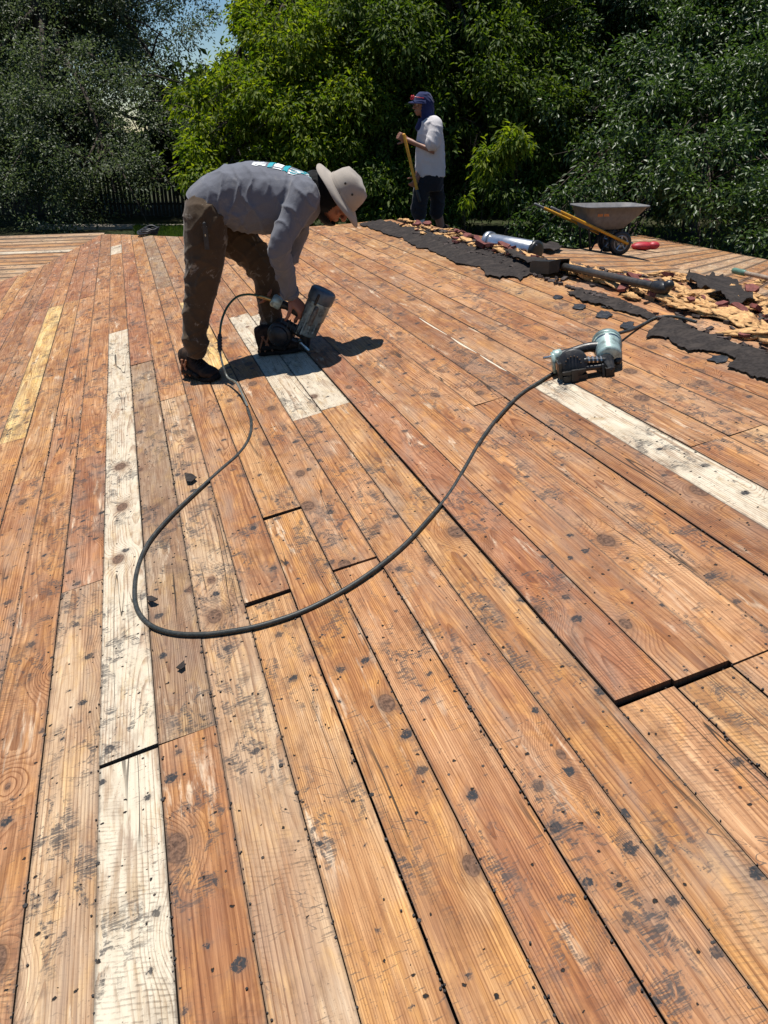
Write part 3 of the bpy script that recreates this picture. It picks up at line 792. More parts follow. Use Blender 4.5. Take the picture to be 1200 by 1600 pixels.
    def quadgrid(u0, u1, v0, v1, lift, n=6):
        V = [onback(u0+(u1-u0)*i/n, v0+(v1-v0)*j/n, lift) for i in range(n+1) for j in range(n+1)]
        return V, [(i*(n+1)+j, i*(n+1)+j+1, (i+1)*(n+1)+j+1, (i+1)*(n+1)+j) for i in range(n) for j in range(n)]
    def text(s, size, u0, v1, lift, mat, grow=0.0, name='lettering'):
        cu = bpy.data.curves.new('t', 'FONT'); cu.body = s; cu.size = size; cu.offset = grow; cu.align_x = 'RIGHT'
        t = bpy.data.objects.new('t', cu); COL.objects.link(t)
        me = bpy.data.meshes.new_from_object(t.evaluated_get(bpy.context.evaluated_depsgraph_get()))
        bpy.data.objects.remove(t)
        bm = bmesh.new(); bm.from_mesh(me); bmesh.ops.triangulate(bm, faces=bm.faces)
        for _ in range(2):
            bmesh.ops.subdivide_edges(bm, edges=[e for e in bm.edges if e.calc_length() > .014], cuts=1, use_grid_fill=False)
            bmesh.ops.triangulate(bm, faces=bm.faces)
        for v in bm.verts: v.co = onback(u0 + v.co.y*1.05, v1 + v.co.x, lift)
        bm.to_mesh(me); bm.free()
        return keep(link(name, me, mat), sh)
    text('NS', .088, .005, .175, .003, M_PRINTW, .0035)
    part('stripe', quadgrid(.082, .106, -.14, .185, .003), M_TEAL, sh)
    part('stripe', quadgrid(.112, .154, -.14, .190, .003), M_PRINTW, sh)
    part('stripe', quadgrid(.160, .184, -.14, .195, .003), M_TEAL, sh)
    text('MI', .155, .195, .215, .003, M_PRINTW, .006)
    text('MI', .150, .197, .211, .0055, M_TEAL, -.0015)
    # black cloth over neck and face
    nk = [tube(catmull([at(490, 292, 4.36), at(503, 300, 4.36), at(517, 307, 4.36), hc + hup*.03], 3), lerpl([.082, .092, .108, .104], 10), 18),
          ball(hg(0, .0, -.02), .088, .108, .115, hm)]
    nk.append(ball(hg(0, .04, -.075), .07, .075, .06, hm))
    nc = garment('neck_cover', nk, .008, M_BLACKC, root, 3, (.006, 60, ((.3, 0, 1), (0, .5, 1)), 21))
    bm = bmesh.new(); bm.from_mesh(nc.data); mi = hm.inverted()
    bmesh.ops.delete(bm, geom=[v for v in bm.verts if (mi @ (v.co-hc)).y > .035 and -.075 < (mi @ (v.co-hc)).z < .06], context='VERTS')
    bm.to_mesh(nc.data); bm.free()
    # hat
    hb_ = hc + hup*.045
    n = 40; secs = []
    for r, hgt, amp in ((.098, -.005, 0), (.148, -.016, .002), (.194, -.030, .006), (.197, -.027, .006), (.150, -.008, .002), (.112, .004, 0), (.109, .03, .001), (.102, .075, .003), (.090, .108, .004), (.055, .122, .004), (.006, .124, 0)):
        u, v = hm.col[0], hm.col[1]; s = []
        for j in range(n):
            t = 2*math.pi*j/n; wv = amp*(math.sin(2*t+2.2)+.5*math.sin(5*t+2)) ; k = 1 + (.10*math.sin(t)**2 if r < .12 else .05*math.sin(t)**2)
            s.append(hb_ + (u*math.cos(t) + v*math.sin(t))*r*k*.89 + hup*(hgt*.92 + wv))
        secs.append(s)
    hat = part('hat', rings(secs), M_HATT, root, True)
    part('hat_band', rings([ell(hb_ + hup*z, hm.col[0]*.1015, hm.col[1]*.1105, 40) for z in (.006, .022)], False), M_HATT, hat, True)
    cd = [hb_ + hm.col[0]*(q*.1) - hup*.02 for q in (-1, 1)]
    for sd in (-1, 1):
        for zz, yy_ in ((.06, .035), (.06, -.035)):
            part('eyelet', lathe([(.006, 0), (.006, .003)], hb_ + hup*zz*.92 + hm.col[0]*(sd*.0915) + hm.col[1]*yy_*.9, hm.col[0]*sd, 10), M_GUNBLK, hat)
    # shoes
    up_ = AX @ Vector((0, 0, 1))
    a1 = deck(307, 590); shoe(a1 + up_*.002, deck(360, 601)-deck(294, 588), up_, .285, root)
    a2 = deck(426, 553); shoe(a2 + up_*.002, deck(482, 546)-deck(412, 554), up_, .275, root)
    return root
person_bending()

# ------------------------------------------------------------------ nail guns
def nail_gun_held():
    D0 = 4.37
    root = empty('nail_gun', at(480, 545, D0))
    tag(root, 'grey coil nail gun held upright in the gloveless hand of the bent person', 'nail gun')
    P = lambda a, b, d=0: at(a, b, D0+d)
    c0, c1 = P(477, 522), P(507, 453); ax = (c1-c0).normalized(); ln = (c1-c0).length
    cyl = part('cylinder_body', lathe([(.052, 0), (.060, .01), (.062, ln*.35), (.066, ln*.38), (.068, ln*.72), (.070, ln*.74)], c0, ax, 28, R2), M_GUNGREY, root, True)
    part('cylinder_cap', lathe([(.070, ln*.74), (.073, ln*.76), (.073, ln*.96), (.064, ln*1.0), (.02, ln*1.01)], c0, ax, 28, R2), worn('gun_cap_blue', (.05, .085, .11), .4, .2, .2, 40, (.2, .2, .2), .4), cyl, True)
    rb = [tube([c0 + ax*(ln*.06) + s, c0 + ax*(ln*.66) + s], .006, 6) for s in [(-F2*math.cos(t) + R2*math.sin(t))*.063 for t in (-1.0, -.45, .1, .65)]]
    part('rib', cat_(*rb), M_GUNGREY, cyl)
    part('vent_slot', tube([c0 + ax*(ln*.74) - F2*.070 - R2*.018, c0 + ax*(ln*.93) - F2*.070 - R2*.018], .008, 8), M_GUNBLK, cyl)
    fr = c0 + ax*(ln*.3)
    part('badge', cat_(tube([fr - F2*.064, fr + ax*.09 - F2*.066], .015, 8), tube([fr + ax*.02 - F2*.075 - R2*.01, fr + ax*.07 - F2*.075 + R2*.012], .004, 6), tube([fr + ax*.05 - F2*.075 - R2*.014, fr + ax*.05 - F2*.075 + R2*.014], .004, 6)), worn('badge', (.16, .15, .13), .5, .3, .4, 60, (.03, .03, .03), .7), cyl, True)
    h0, h1 = P(430, 473), P(482, 500)
    hd = part('handle', tube(catmull([h0, P(448, 478), P(465, 489), h1], 4), lerpl([.030, .022, .022, .03], 13), 14), M_GUNBLK, root, True)
    part('handle_end', lathe([(.022, 0), (.036, .004), (.037, .05), (.028, .06)], P(440, 476), P(424, 467) - P(440, 476), 16), M_GUNPALE, hd, True)
    fit = part('air_fitting', tube([P(425, 469), P(412, 464), P(402, 462)], [.013, .012, .009], 10), M_BRASS, root, True)
    mag0 = P(440, 520, .02); mx = (F2*.9 + R2*.2 + UP*.1).normalized()
    mag = part('coil_magazine', lathe([(.03, -.055), (.068, -.05), (.072, -.04), (.072, .045), (.066, .055), (.02, .058)], mag0, mx, 26), M_GUNBLK, root, True)
    part('magazine_cover', lathe([(.052, -.064), (.056, -.052)], mag0, mx, 20), M_BLACKP, mag, True)
    coil = [tube([mag0 + mx*-.058 + (UP*math.sin(t)+R2*math.cos(t))*.05, mag0 + mx*.03 + (UP*math.sin(t)+R2*math.cos(t))*.05], .0022, 5) for t in [i*math.pi/9 for i in range(18)]]
    part('nail_coil', cat_(*coil), M_CHROME, mag)
    part('nose', cat_(tube([c0 - ax*-.01, P(478, 548)], [.032, .018], 12), box(P(472, 538), (.05, .04, .05)), tube([P(455, 530), P(476, 540)], [.018, .014], 8)), M_GUNBLK, root)
    part('contact_foot', cat_(tube([P(470, 536, -.04), P(486, 552, -.03)], .009, 8), box(P(483, 551), (.06, .05, .012))), M_CHROME, root)
    part('trigger', tube([P(466, 494, -.01), P(462, 503, -.01)], .007, 8), M_GUNBLK, root)
    part('feed_arm', cat_(tube([P(446, 505), P(474, 522)], [.026, .03], 10), *[tube([P(448+i*6, 512+i*3.5, -.055), P(454+i*6, 500+i*3.5, -.05)], .004, 6) for i in range(4)]), M_GUNBLK, root)
    return root
nail_gun_held()

def nail_gun_lying():
    O = deck(912, 580); 
    Xa = (R2 + UP*.19).normalized(); Z = (AX @ Vector((0, 0, 1))).normalized(); Ya = Z.cross(Xa).normalized(); Xa = Ya.cross(Z)
    root = empty('nail_gun', O)
    tag(root, 'pale green nail gun lying on its side on bare planks beside the torn felt', 'nail gun')
    def g(a, b, c): return O + Xa*a + Ya*b + Z*c
    c0, c1 = g(.085, -.03, .062), g(.125, .085, .105); ax = (c1-c0)
    ln = ax.length; ax = ax.normalized()
    c0 = g(.10, -.055, .062); ax = (Ya*.90 + Xa*.16 + Z*.14).normalized(); ln = .150
    cyl = part('cylinder_body', lathe([(.040, 0), (.052, .008), (.054, ln*.55), (.060, ln*.58), (.061, ln*.8)], c0, ax, 26), M_GUNPALE, root, True)
    part('cylinder_cap', lathe([(.061, ln*.8), (.064, ln*.82), (.064, ln*.95), (.05, ln*1.03), (.01, ln*1.04)], c0, ax, 26), worn('gun_cap', (.24, .33, .31), .4, .3, .2, 40, (.04, .04, .04), .6), cyl, True)
    part('band', lathe([(.0625, ln*.62), (.0625, ln*.68)], c0, ax, 26), M_CHROME, cyl, True)
    part('handle', tube(catmull([g(.085, .03, .085), g(.03, .04, .09), g(-.04, .03, .085), g(-.10, .02, .08)], 4), lerpl([.026, .021, .021, .025], 13), 12), M_GUNBLK, root, True)
    he = part('handle_end', cat_(lathe([(.024, 0), (.030, .004), (.030, .035), (.02, .042)], g(-.085, .02, .082), -Xa, 14), box(g(-.125, .01, .06), (.012, .04, .085), Matrix((Xa, Ya, Z)).transposed())), M_GUNPALE, root, True)
    part('air_fitting', tube([g(-.115, .02, .086), g(-.16, .03, .082)], [.009, .006], 8), M_CHROME, root, True)
    mg0 = g(-.055, -.045, .060); mx = (Ya*-.92 + Z*.35 + Xa*-.1).normalized()
    mag = part('coil_magazine', lathe([(.03, -.05), (.060, -.045), (.064, -.036), (.064, .025), (.056, .034), (.050, .034), (.046, .022), (.012, .022)], mg0, mx, 26), M_GUNBLK, root, True)
    part('magazine_rim', lathe([(.057, .0345), (.062, .030), (.065, .02), (.065, .012)], mg0, mx, 26), M_BLACKP, mag, True)
    ck = [tube([mg0 + mx*.02 + (Z.cross(mx)*math.cos(t)+Z*math.sin(t))*.034, mg0 + mx*.036 + (Z.cross(mx)*math.cos(t)+Z*math.sin(t))*.034], .0035, 6) for t in [i*math.pi/7 for i in range(14)]]
    part('nail_coil', cat_(*ck), worn('coil_nails', (.10, .07, .05), .5, .6), mag)
    m3 = Matrix((Xa, Ya, Z)).transposed()
    part('latch', cat_(box(g(-.06, -.10, .045), (.10, .014, .012), m3), box(g(-.06, -.105, .03), (.028, .014, .05), m3)), M_GUNBLK, root)
    part('foot_plate', cat_(box(g(-.055, -.075, .012), (.10, .05, .024), m3), box(g(-.115, -.06, .05), (.014, .05, .07), m3)), M_GUNBLK, root)
    part('feed_arm', cat_(tube([g(-.005, -.07, .075), g(.075, -.075, .062)], [.015, .013], 10), tube([g(0, -.08, .045), g(.085, -.085, .04)], [.014, .012], 10), tube([g(0, -.05, .06), g(.08, -.05, .05)], .02, 10)), M_GUNBLK, root)
    part('spring', cat_(*[lathe([(.0165, 0), (.0165, .006)], g(.005+i*.017, -.0712, .0745-i*.003), Xa, 12) for i in range(4)]), M_CHROME, root)
    part('nose', cat_(tube([g(.085, -.06, .05), g(.09, -.105, .03)], [.034, .018], 10), box(g(.085, -.105, .02), (.035, .03, .04), m3), tube([g(.06, -.1, .05), g(.06, -.11, .008)], .008, 6)), M_GUNBLK, root)
    part('exhaust_guard', tube([g(.135, -.05, .04), g(.15, .02, .05)], [.02, .024], 10), M_GUNBLK, root)
    return root
nail_gun_lying()

# ------------------------------------------------------------------ air hoses
HR = .0078
def dk(px, py): return deck(px, py, HR*.95)
air = [at(403, 462, 4.36), at(388, 460, 4.34), at(370, 464, 4.30), at(355, 480, 4.24), at(346, 503, 4.16), at(343, 530, 4.10)]
air2 = [at(343, 530, 4.10), at(343, 546, 4.07), at(348, 570, 4.02), at(356, 590, 3.98), dk(372, 618) + UP*.055, dk(387, 640) + UP*.012]
gd = [dk(*p) for p in ((387, 640), (393, 662), (390, 686), (375, 710), (345, 737), (300, 778), (262, 815), (232, 852), (216, 890), (211, 925), (215, 955), (234, 979), (268, 992), (312, 995), (360, 990), (410, 980), (470, 960), (530, 930), (585, 894), (632, 855), (672, 812), (704, 772), (730, 728), (752, 690), (778, 655), (812, 620), (845, 598), (868, 584))]
r0 = empty('air_hose', gd[5])
tag(r0, 'black rubber air hose looping over the planks toward the bent person', 'air hose')
part('hose_line', tube(catmull(gd + [dk(885, 578)], 7), HR, 10), M_RUBBER, r0, True)
part('whip_line', tube(catmull(air, 7), .0062, 8), M_GREENH, r0, True)
part('sleeve_line', tube(catmull(air2, 7), .0058, 8), M_CLEARH, r0, True)
cpl = [at(343.4, 524, 4.11), at(343, 535, 4.09), at(343.5, 547, 4.065)]
part('coupling', cat_(tube(cpl, [.011, .0125, .011], 12), *[lathe([(.0138, 0), (.0138, .004)], cpl[0] + (cpl[2]-cpl[0])*t, cpl[2]-cpl[0], 12) for t in (.1, .3, .5, .7, .9)]), M_GUNBLK, r0, True)
h2 = [deck(962, 538, .05), deck(985, 522, .02), dk(1005, 509), dk(1022, 500), dk(1040, 497), roofpt(1062, 503, .02), roofpt(1085, 513, .03)]
r1 = mk('air_hose', tube(catmull(h2, 7), HR, 10), M_RUBBER, None, True)
tag(r1, 'short black air hose from the lying nail gun into the foam debris', 'air hose')

# ------------------------------------------------------------------ torn felt, tar
def sheet(name, px, mat, lift=.006, th=.003, curl=.010, seed=0, rag=2.6, fn=None, sub=3):
    fn = fn or (lambda a, b: roofpt(a, b))
    pts = []
    n = len(px)
    for i in range(n):
        a, b = px[i], px[(i+1) % n]
        m = max(1, int(math.hypot(a[0]-b[0], a[1]-b[1])/rag))
        for j in range(m):
            t = j/m; q = (a[0]+(b[0]-a[0])*t, a[1]+(b[1]-a[1])*t)
            e = 0 if len(a) > 2 else 1
            q = (q[0] + e*(3.0*nz((q[0], q[1], seed), .13, seed) + 1.8*nz((q[0], q[1], seed), .45, seed+7)), q[1] + e*(2.2*nz((q[0], q[1], seed+5), .17, seed+2) + 1.5*nz((q[0], q[1], seed), .5, seed+9)))
            pts.append(fn(*q))
    bm = bmesh.new(); vs = [bm.verts.new(p) for p in pts]
    f = bm.faces.new(vs)
    bmesh.ops.triangulate(bm, faces=[f])
    for _ in range(sub):
        bmesh.ops.subdivide_edges(bm, edges=[e for e in bm.edges if e.calc_length() > .09], cuts=1)
        bmesh.ops.triangulate(bm, faces=bm.faces)
    bnd = set(v for e in bm.edges if e.is_boundary for v in e.verts)
    for v in bm.verts:
        k = nz(v.co, 5, seed); v.co.z += lift + curl*(.5+k) * (1.0 if v in bnd else .7) + .004*nz(v.co, 22, seed)
    bm.normal_update()
    if bm.faces and sum(f.normal.z for f in bm.faces) < 0: bmesh.ops.reverse_faces(bm, faces=bm.faces)
    r = bmesh.ops.extrude_face_region(bm, geom=list(bm.faces))
    for g_ in r['geom']:
        if isinstance(g_, bmesh.types.BMVert): g_.co.z += th
    bmesh.ops.recalc_face_normals(bm, faces=bm.faces)
    me = bpy.data.meshes.new(name); bm.to_mesh(me); bm.free()
    return link(name, me, mat)
f1 = sheet('felt_strip', [(560, 352), (590, 345), (612, 348), (650, 358), (700, 374), (760, 394), (800, 408), (832, 420), (826, 432), (812, 441), (800, 434), (780, 437), (757, 432), (752, 418), (730, 416), (712, 414), (700, 404), (682, 398), (668, 390), (655, 390), (640, 382), (627, 372), (612, 370), (598, 366), (580, 358)], M_FELT, .006, .003, .008, 1)
tag(f1, 'long torn strip of black roofing felt along the ridge toward the standing person', 'roofing felt')
f2 = sheet('felt_strip', [(905, 455), (930, 458), (965, 470), (1000, 484), (1030, 498), (1012, 502), (985, 492), (955, 484), (935, 478), (912, 474), (897, 466), (884, 460)], M_FELT, .006, .003, .008, 2)
tag(f2, 'middle scrap of black roofing felt ending at the short air hose', 'roofing felt')
f3 = sheet('felt_strip', [(1035, 500), (1060, 504), (1090, 520), (1130, 535), (1170, 549), (1215, 563), (1225, 600), (1205, 601), (1180, 594), (1160, 584), (1135, 578), (1148, 565), (1130, 556), (1105, 551), (1075, 552), (1058, 545), (1045, 532), (1020, 530), (1008, 532), (1015, 522)], M_FELT, .007, .003, .012, 3)
tag(f3, 'wide torn sheet of black roofing felt running off the right edge', 'roofing felt')
f4 = sheet('felt_strip', [(1070, 443), (1110, 438), (1140, 445), (1165, 470), (1180, 487), (1150, 486), (1128, 478), (1105, 466), (1085, 456)], M_FELT, .03, .004, .05, 4, fn=lambda a, b: back(a, b))
tag(f4, 'crumpled flap of black felt lying in the yellow foam behind the ridge', 'roofing felt')
f5 = sheet('felt_strip', [(846, 385), (872, 386), (878, 392), (862, 398), (843, 394)], M_FELT, .02, .004, .03, 5, fn=lambda a, b: back(a, b))
tag(f5, 'small black felt flap just behind the shiny vent pipe', 'roofing felt')
f6 = sheet('felt_strip', [(788, 400), (815, 405), (845, 418), (868, 432), (850, 431), (825, 422), (800, 412)], M_FELT, .03, .004, .03, 6)
tag(f6, 'narrow black felt flap between the vent pipe and the scoop blade', 'roofing felt')
TARS = [((942, 494), 15, 6.5, 'crinkled black tar patch on the planks left of the short air hose'), ((980, 511), 13, 7, 'glossy black tar patch between the lying nail gun and the short air hose'),
        ((905, 481), 11, 5, 'thin black tar spot just below the left end of the middle felt scrap'), ((1122, 563), 17, 7, 'black tar patch in the notch below the wide felt sheet at right'),
        ((872, 465), 9, 4, 'smallest black tar spot left of the middle felt scrap'), ((958, 480), 22, 4.5, 'long black tar smear touching the lower edge of the middle felt scrap')]
for i, ((x, y), a, b, lab) in enumerate(TARS):
    t = sheet('tar_patch', [(x + a*math.cos(2*math.pi*j/18)*random.uniform(.62, 1.12), y + b*math.sin(2*math.pi*j/18)*random.uniform(.62, 1.12), 0) for j in range(18)], M_TAR, .003, .002, .004, 20+i, 30, sub=2)
    tag(t, lab, 'tar patch', 'tar patches below the torn felt')
for i, (px, lab) in enumerate((([(289, 744), (301, 745), (309, 752), (300, 758), (294, 757)], 'black felt scrap on the planks inside the hose loop'), ([(229, 941), (238, 940), (249, 943), (243, 948), (235, 948)], 'dark wedge of felt beside the hose on white plank edge'), ([(276, 1048), (288, 1038), (290, 1046), (282, 1053)], 'dark speck of felt on the grey plank below the hose loop'))):
    t = sheet('felt_scrap', px, M_FELT, .004, .003, .012, 30+i, 30, sub=1); tag(t, lab, 'felt scrap')

# ------------------------------------------------------------------ debris on the ridge: foam lumps and tile shards
def lump(seed, sx, sy, sz, rough=.35, sub=2):
    bm = bmesh.new(); bmesh.ops.create_icosphere(bm, subdivisions=sub, radius=1)
    for v in bm.verts:
        p = v.co.copy(); k = 1 + rough*nz(p, 1.3, seed) + rough*.6*nz(p, 3.1, seed+4)
        k += rough*.7*nz(p, 7.0, seed+8); v.co = Vector((p.x*sx*k, p.y*sy*k, max(p.z*sz*k, -sz*.45)))
    me = bpy.data.meshes.new('lump'); bm.to_mesh(me); bm.free(); me.materials.append(M_FOAM)
    me.polygons.foreach_set('use_smooth', [True]*len(me.polygons)); return me
def shard(seed):
    random.seed(seed); n = random.randint(5, 7); top = []
    for j in range(n):
        a = 2*math.pi*(j+random.uniform(-.25, .25))/n; r = random.uniform(.6, 1.0); top.append((r*math.cos(a)*.055, r*math.sin(a)*.04))
    V = [(x, y, .012+.16*x*x*10*.3) for x, y in top] + [(x*.95, y*.95, -.006) for x, y in top]
    me = bpy.data.meshes.new('shard'); me.from_pydata(V, [], [tuple(range(n)), tuple(reversed(range(n, 2*n)))] + [(i, i+n, (i+1) % n+n, (i+1) % n) for i in range(n)])
    me.update(); me.materials.append(M_TILE); return me
FO = [lump(i*3.7, random.uniform(.026, .045), random.uniform(.06, .125), random.uniform(.012, .022), .7, 3) for i in range(9)]
TI = [shard(50+i) for i in range(6)]
random.seed(99)
def place(name, me, p, rz, s, label, cat, grp, tilt=.25):
    o = bpy.data.objects.new(name, me); COL.objects.link(o); o.location = p
    o.rotation_euler = (random.uniform(-tilt, tilt), random.uniform(-tilt, tilt), rz); o.scale = (s, s, s)
    return tag(o, label, cat, grp)
LF = 'lump of yellow orange foam adhesive in the debris along the ridge'; GF = 'foam lumps left along the ridge'
LT = 'broken dark red tile shard among the foam lumps on the ridge'; GTl = 'tile shards among the ridge foam'
def rp(x, y): return Vector((x, y, ztop(x)))
nf = 0
# a beaded line along the ridge, thick toward the camera
y = 1.2
while y < 7.7:
    for q, wgt in ((0, .95), (1, .55 if y < 5 else .25), (2, .35 if y < 4.2 else .1), (3, .28 if y < 3.9 else 0)):
        if random.random() < wgt and nf < 270:
            x = XR - .03 + q*.17 + random.gauss(0, .045)
            place('foam_lump', random.choice(FO), rp(x, y + random.uniform(-.06, .06)) + UP*.012, random.gauss(0, .3), random.uniform(.75, 1.25)*(1.15 if y < 3.6 else (.95 if y < 5.6 else .62)), LF, 'foam lump', GF); nf += 1
    y += .092
for i in range(150):                           # scattered behind the ridge
    px, py = random.uniform(930, 1210), random.uniform(425, 525)
    p = back(px, py)
    if p.x < XR+.05 or p.y > 6.3: continue
    place('foam_lump', random.choice(FO), p + UP*.01, random.uniform(0, 6), random.uniform(.5, 1.1), LF, 'foam lump', GF)
for i in range(80):
    yy_ = 1.3 + 6.2*random.random()**1.2; xx = XR + random.uniform(-.12, .8 if yy_ < 4.4 else .15)
    place('tile_shard', random.choice(TI), rp(xx, yy_) + UP*random.uniform(.015, .035), random.uniform(0, 6), random.uniform(.5, 1.25), LT, 'tile shard', GTl, .5)
for (px, py), s, lab in (((752, 389), 1.9, 'long dark red tile piece in front of the vent pipe'), ((1040, 437), 1.5, 'dark red tile piece lying alone behind the ridge'), ((1172, 460), 1.6, 'black scorched tile piece standing near the crumpled felt')):
    o = place('tile_piece', TI[1], roofpt(px, py) + UP*.03, .6, s, lab, 'tile piece', None, .4)
blk = []
for i in range(1100):                          # black crumbs
    yy_ = 1.3 + 5.5*random.random(); xx = XR + random.gauss(.28, .36)
    if yy_ > 5 : xx = XR + random.gauss(0, .1)
    xx = max(xx, 2.42); p = rp(xx, yy_); blk.append(box(p + UP*.006, (random.uniform(.01, .05), random.uniform(.01, .04), random.uniform(.005, .018)), Matrix.Rotation(random.uniform(0, 6), 3, 'Z') @ Matrix.Rotation(random.uniform(-.6, .6), 3, 'X')))
cr = mk('debris_crumbs', cat_(*blk), worn('felt_crumbs', (.05, .035, .03), .9, 0, .5, 90)); tag(cr, 'crumbled felt and tile litter along the roof ridge', 'debris', kind='stuff')

# ------------------------------------------------------------------ vent pipe and scoop
def vent_pipe():
    a, b = roofpt(766, 388) + UP*.075, roofpt(838, 400) + UP*.075
    a, b = at(766, 379, 6.15), at(836, 392, 5.85)
    ax = b-a; ln = ax.length
    root = empty('vent_pipe', a); tag(root, 'shiny galvanised vent pipe lying on the ridge foam', 'vent pipe')
    n = 28; u, v = frame(ax.normalized())
    outer = lathe([(.066, .0), (.068, .005), (.068, ln-.005), (.066, ln), (.062, ln-.003), (.062, .003)], a, ax, n)
    part('pipe_wall', outer, M_STEELG, root, True)
    part('end_collar', lathe([(.060, -.035), (.078, -.03), (.080, -.015), (.078, .008), (.068, .01), (.066, -.02)], a, ax, n), worn('collar_pale', (.5, .52, .54), .35, .8, .2, 30, (.02, .02, .02), .7), root, True)
    part('end_collar', lathe([(.06, ln-.015), (.073, ln-.012), (.076, ln+.005), (.073, ln+.022), (.055, ln+.025)], a, ax, n), M_GUNBLK, root, True)
    part('seam', tube([a - F2*.05 + UP*.046, b - F2*.05 + UP*.046], .003, 6), M_STEELG, root)
vent_pipe()
def scoop():
    p0 = roofpt(880, 432, .06); p1 = roofpt(1022, 470, .07)
    root = empty('roofing_scoop', p0); tag(root, 'black tear-off scoop with long dark pole lying across the ridge debris', 'roofing scoop')
    part('pole', tube([p0, p1], [.020, .022], 14), worn('scoop_pole', (.06, .055, .05), .4, .4, .3, 30, (.16, .12, .09), .4), root, True)
    q = (p0-p1).normalized(); sd = q.cross(UP).normalized(); up = sd.cross(q)
    V = []; secs = []
    for t, wd, z in ((0, .035, .02), (.06, .07, .0), (.24, .085, -.015), (.26, .085, -.03)):
        c = p0 + q*t + up*z; secs.append([c - sd*wd - up*.05, c - sd*wd + up*.025, c + sd*wd + up*.025, c + sd*wd - up*.05, c + sd*(wd-.006) - up*.05, c + sd*(wd-.006) + up*.017, c - sd*(wd-.006) + up*.017, c - sd*(wd-.006) - up*.05])
    part('blade', rings(secs), M_GUNBLK, root)
    part('grip', cat_(tube([p1, p1 + (p1-p0).normalized()*.06], [.034, .034], 14), tube([p1 + (p1-p0).normalized()*.06, p1 + (p1-p0).normalized()*.11 + UP*.02 + F2*.03], [.03, .026], 12)), M_GUNBLK, root, True)
scoop()

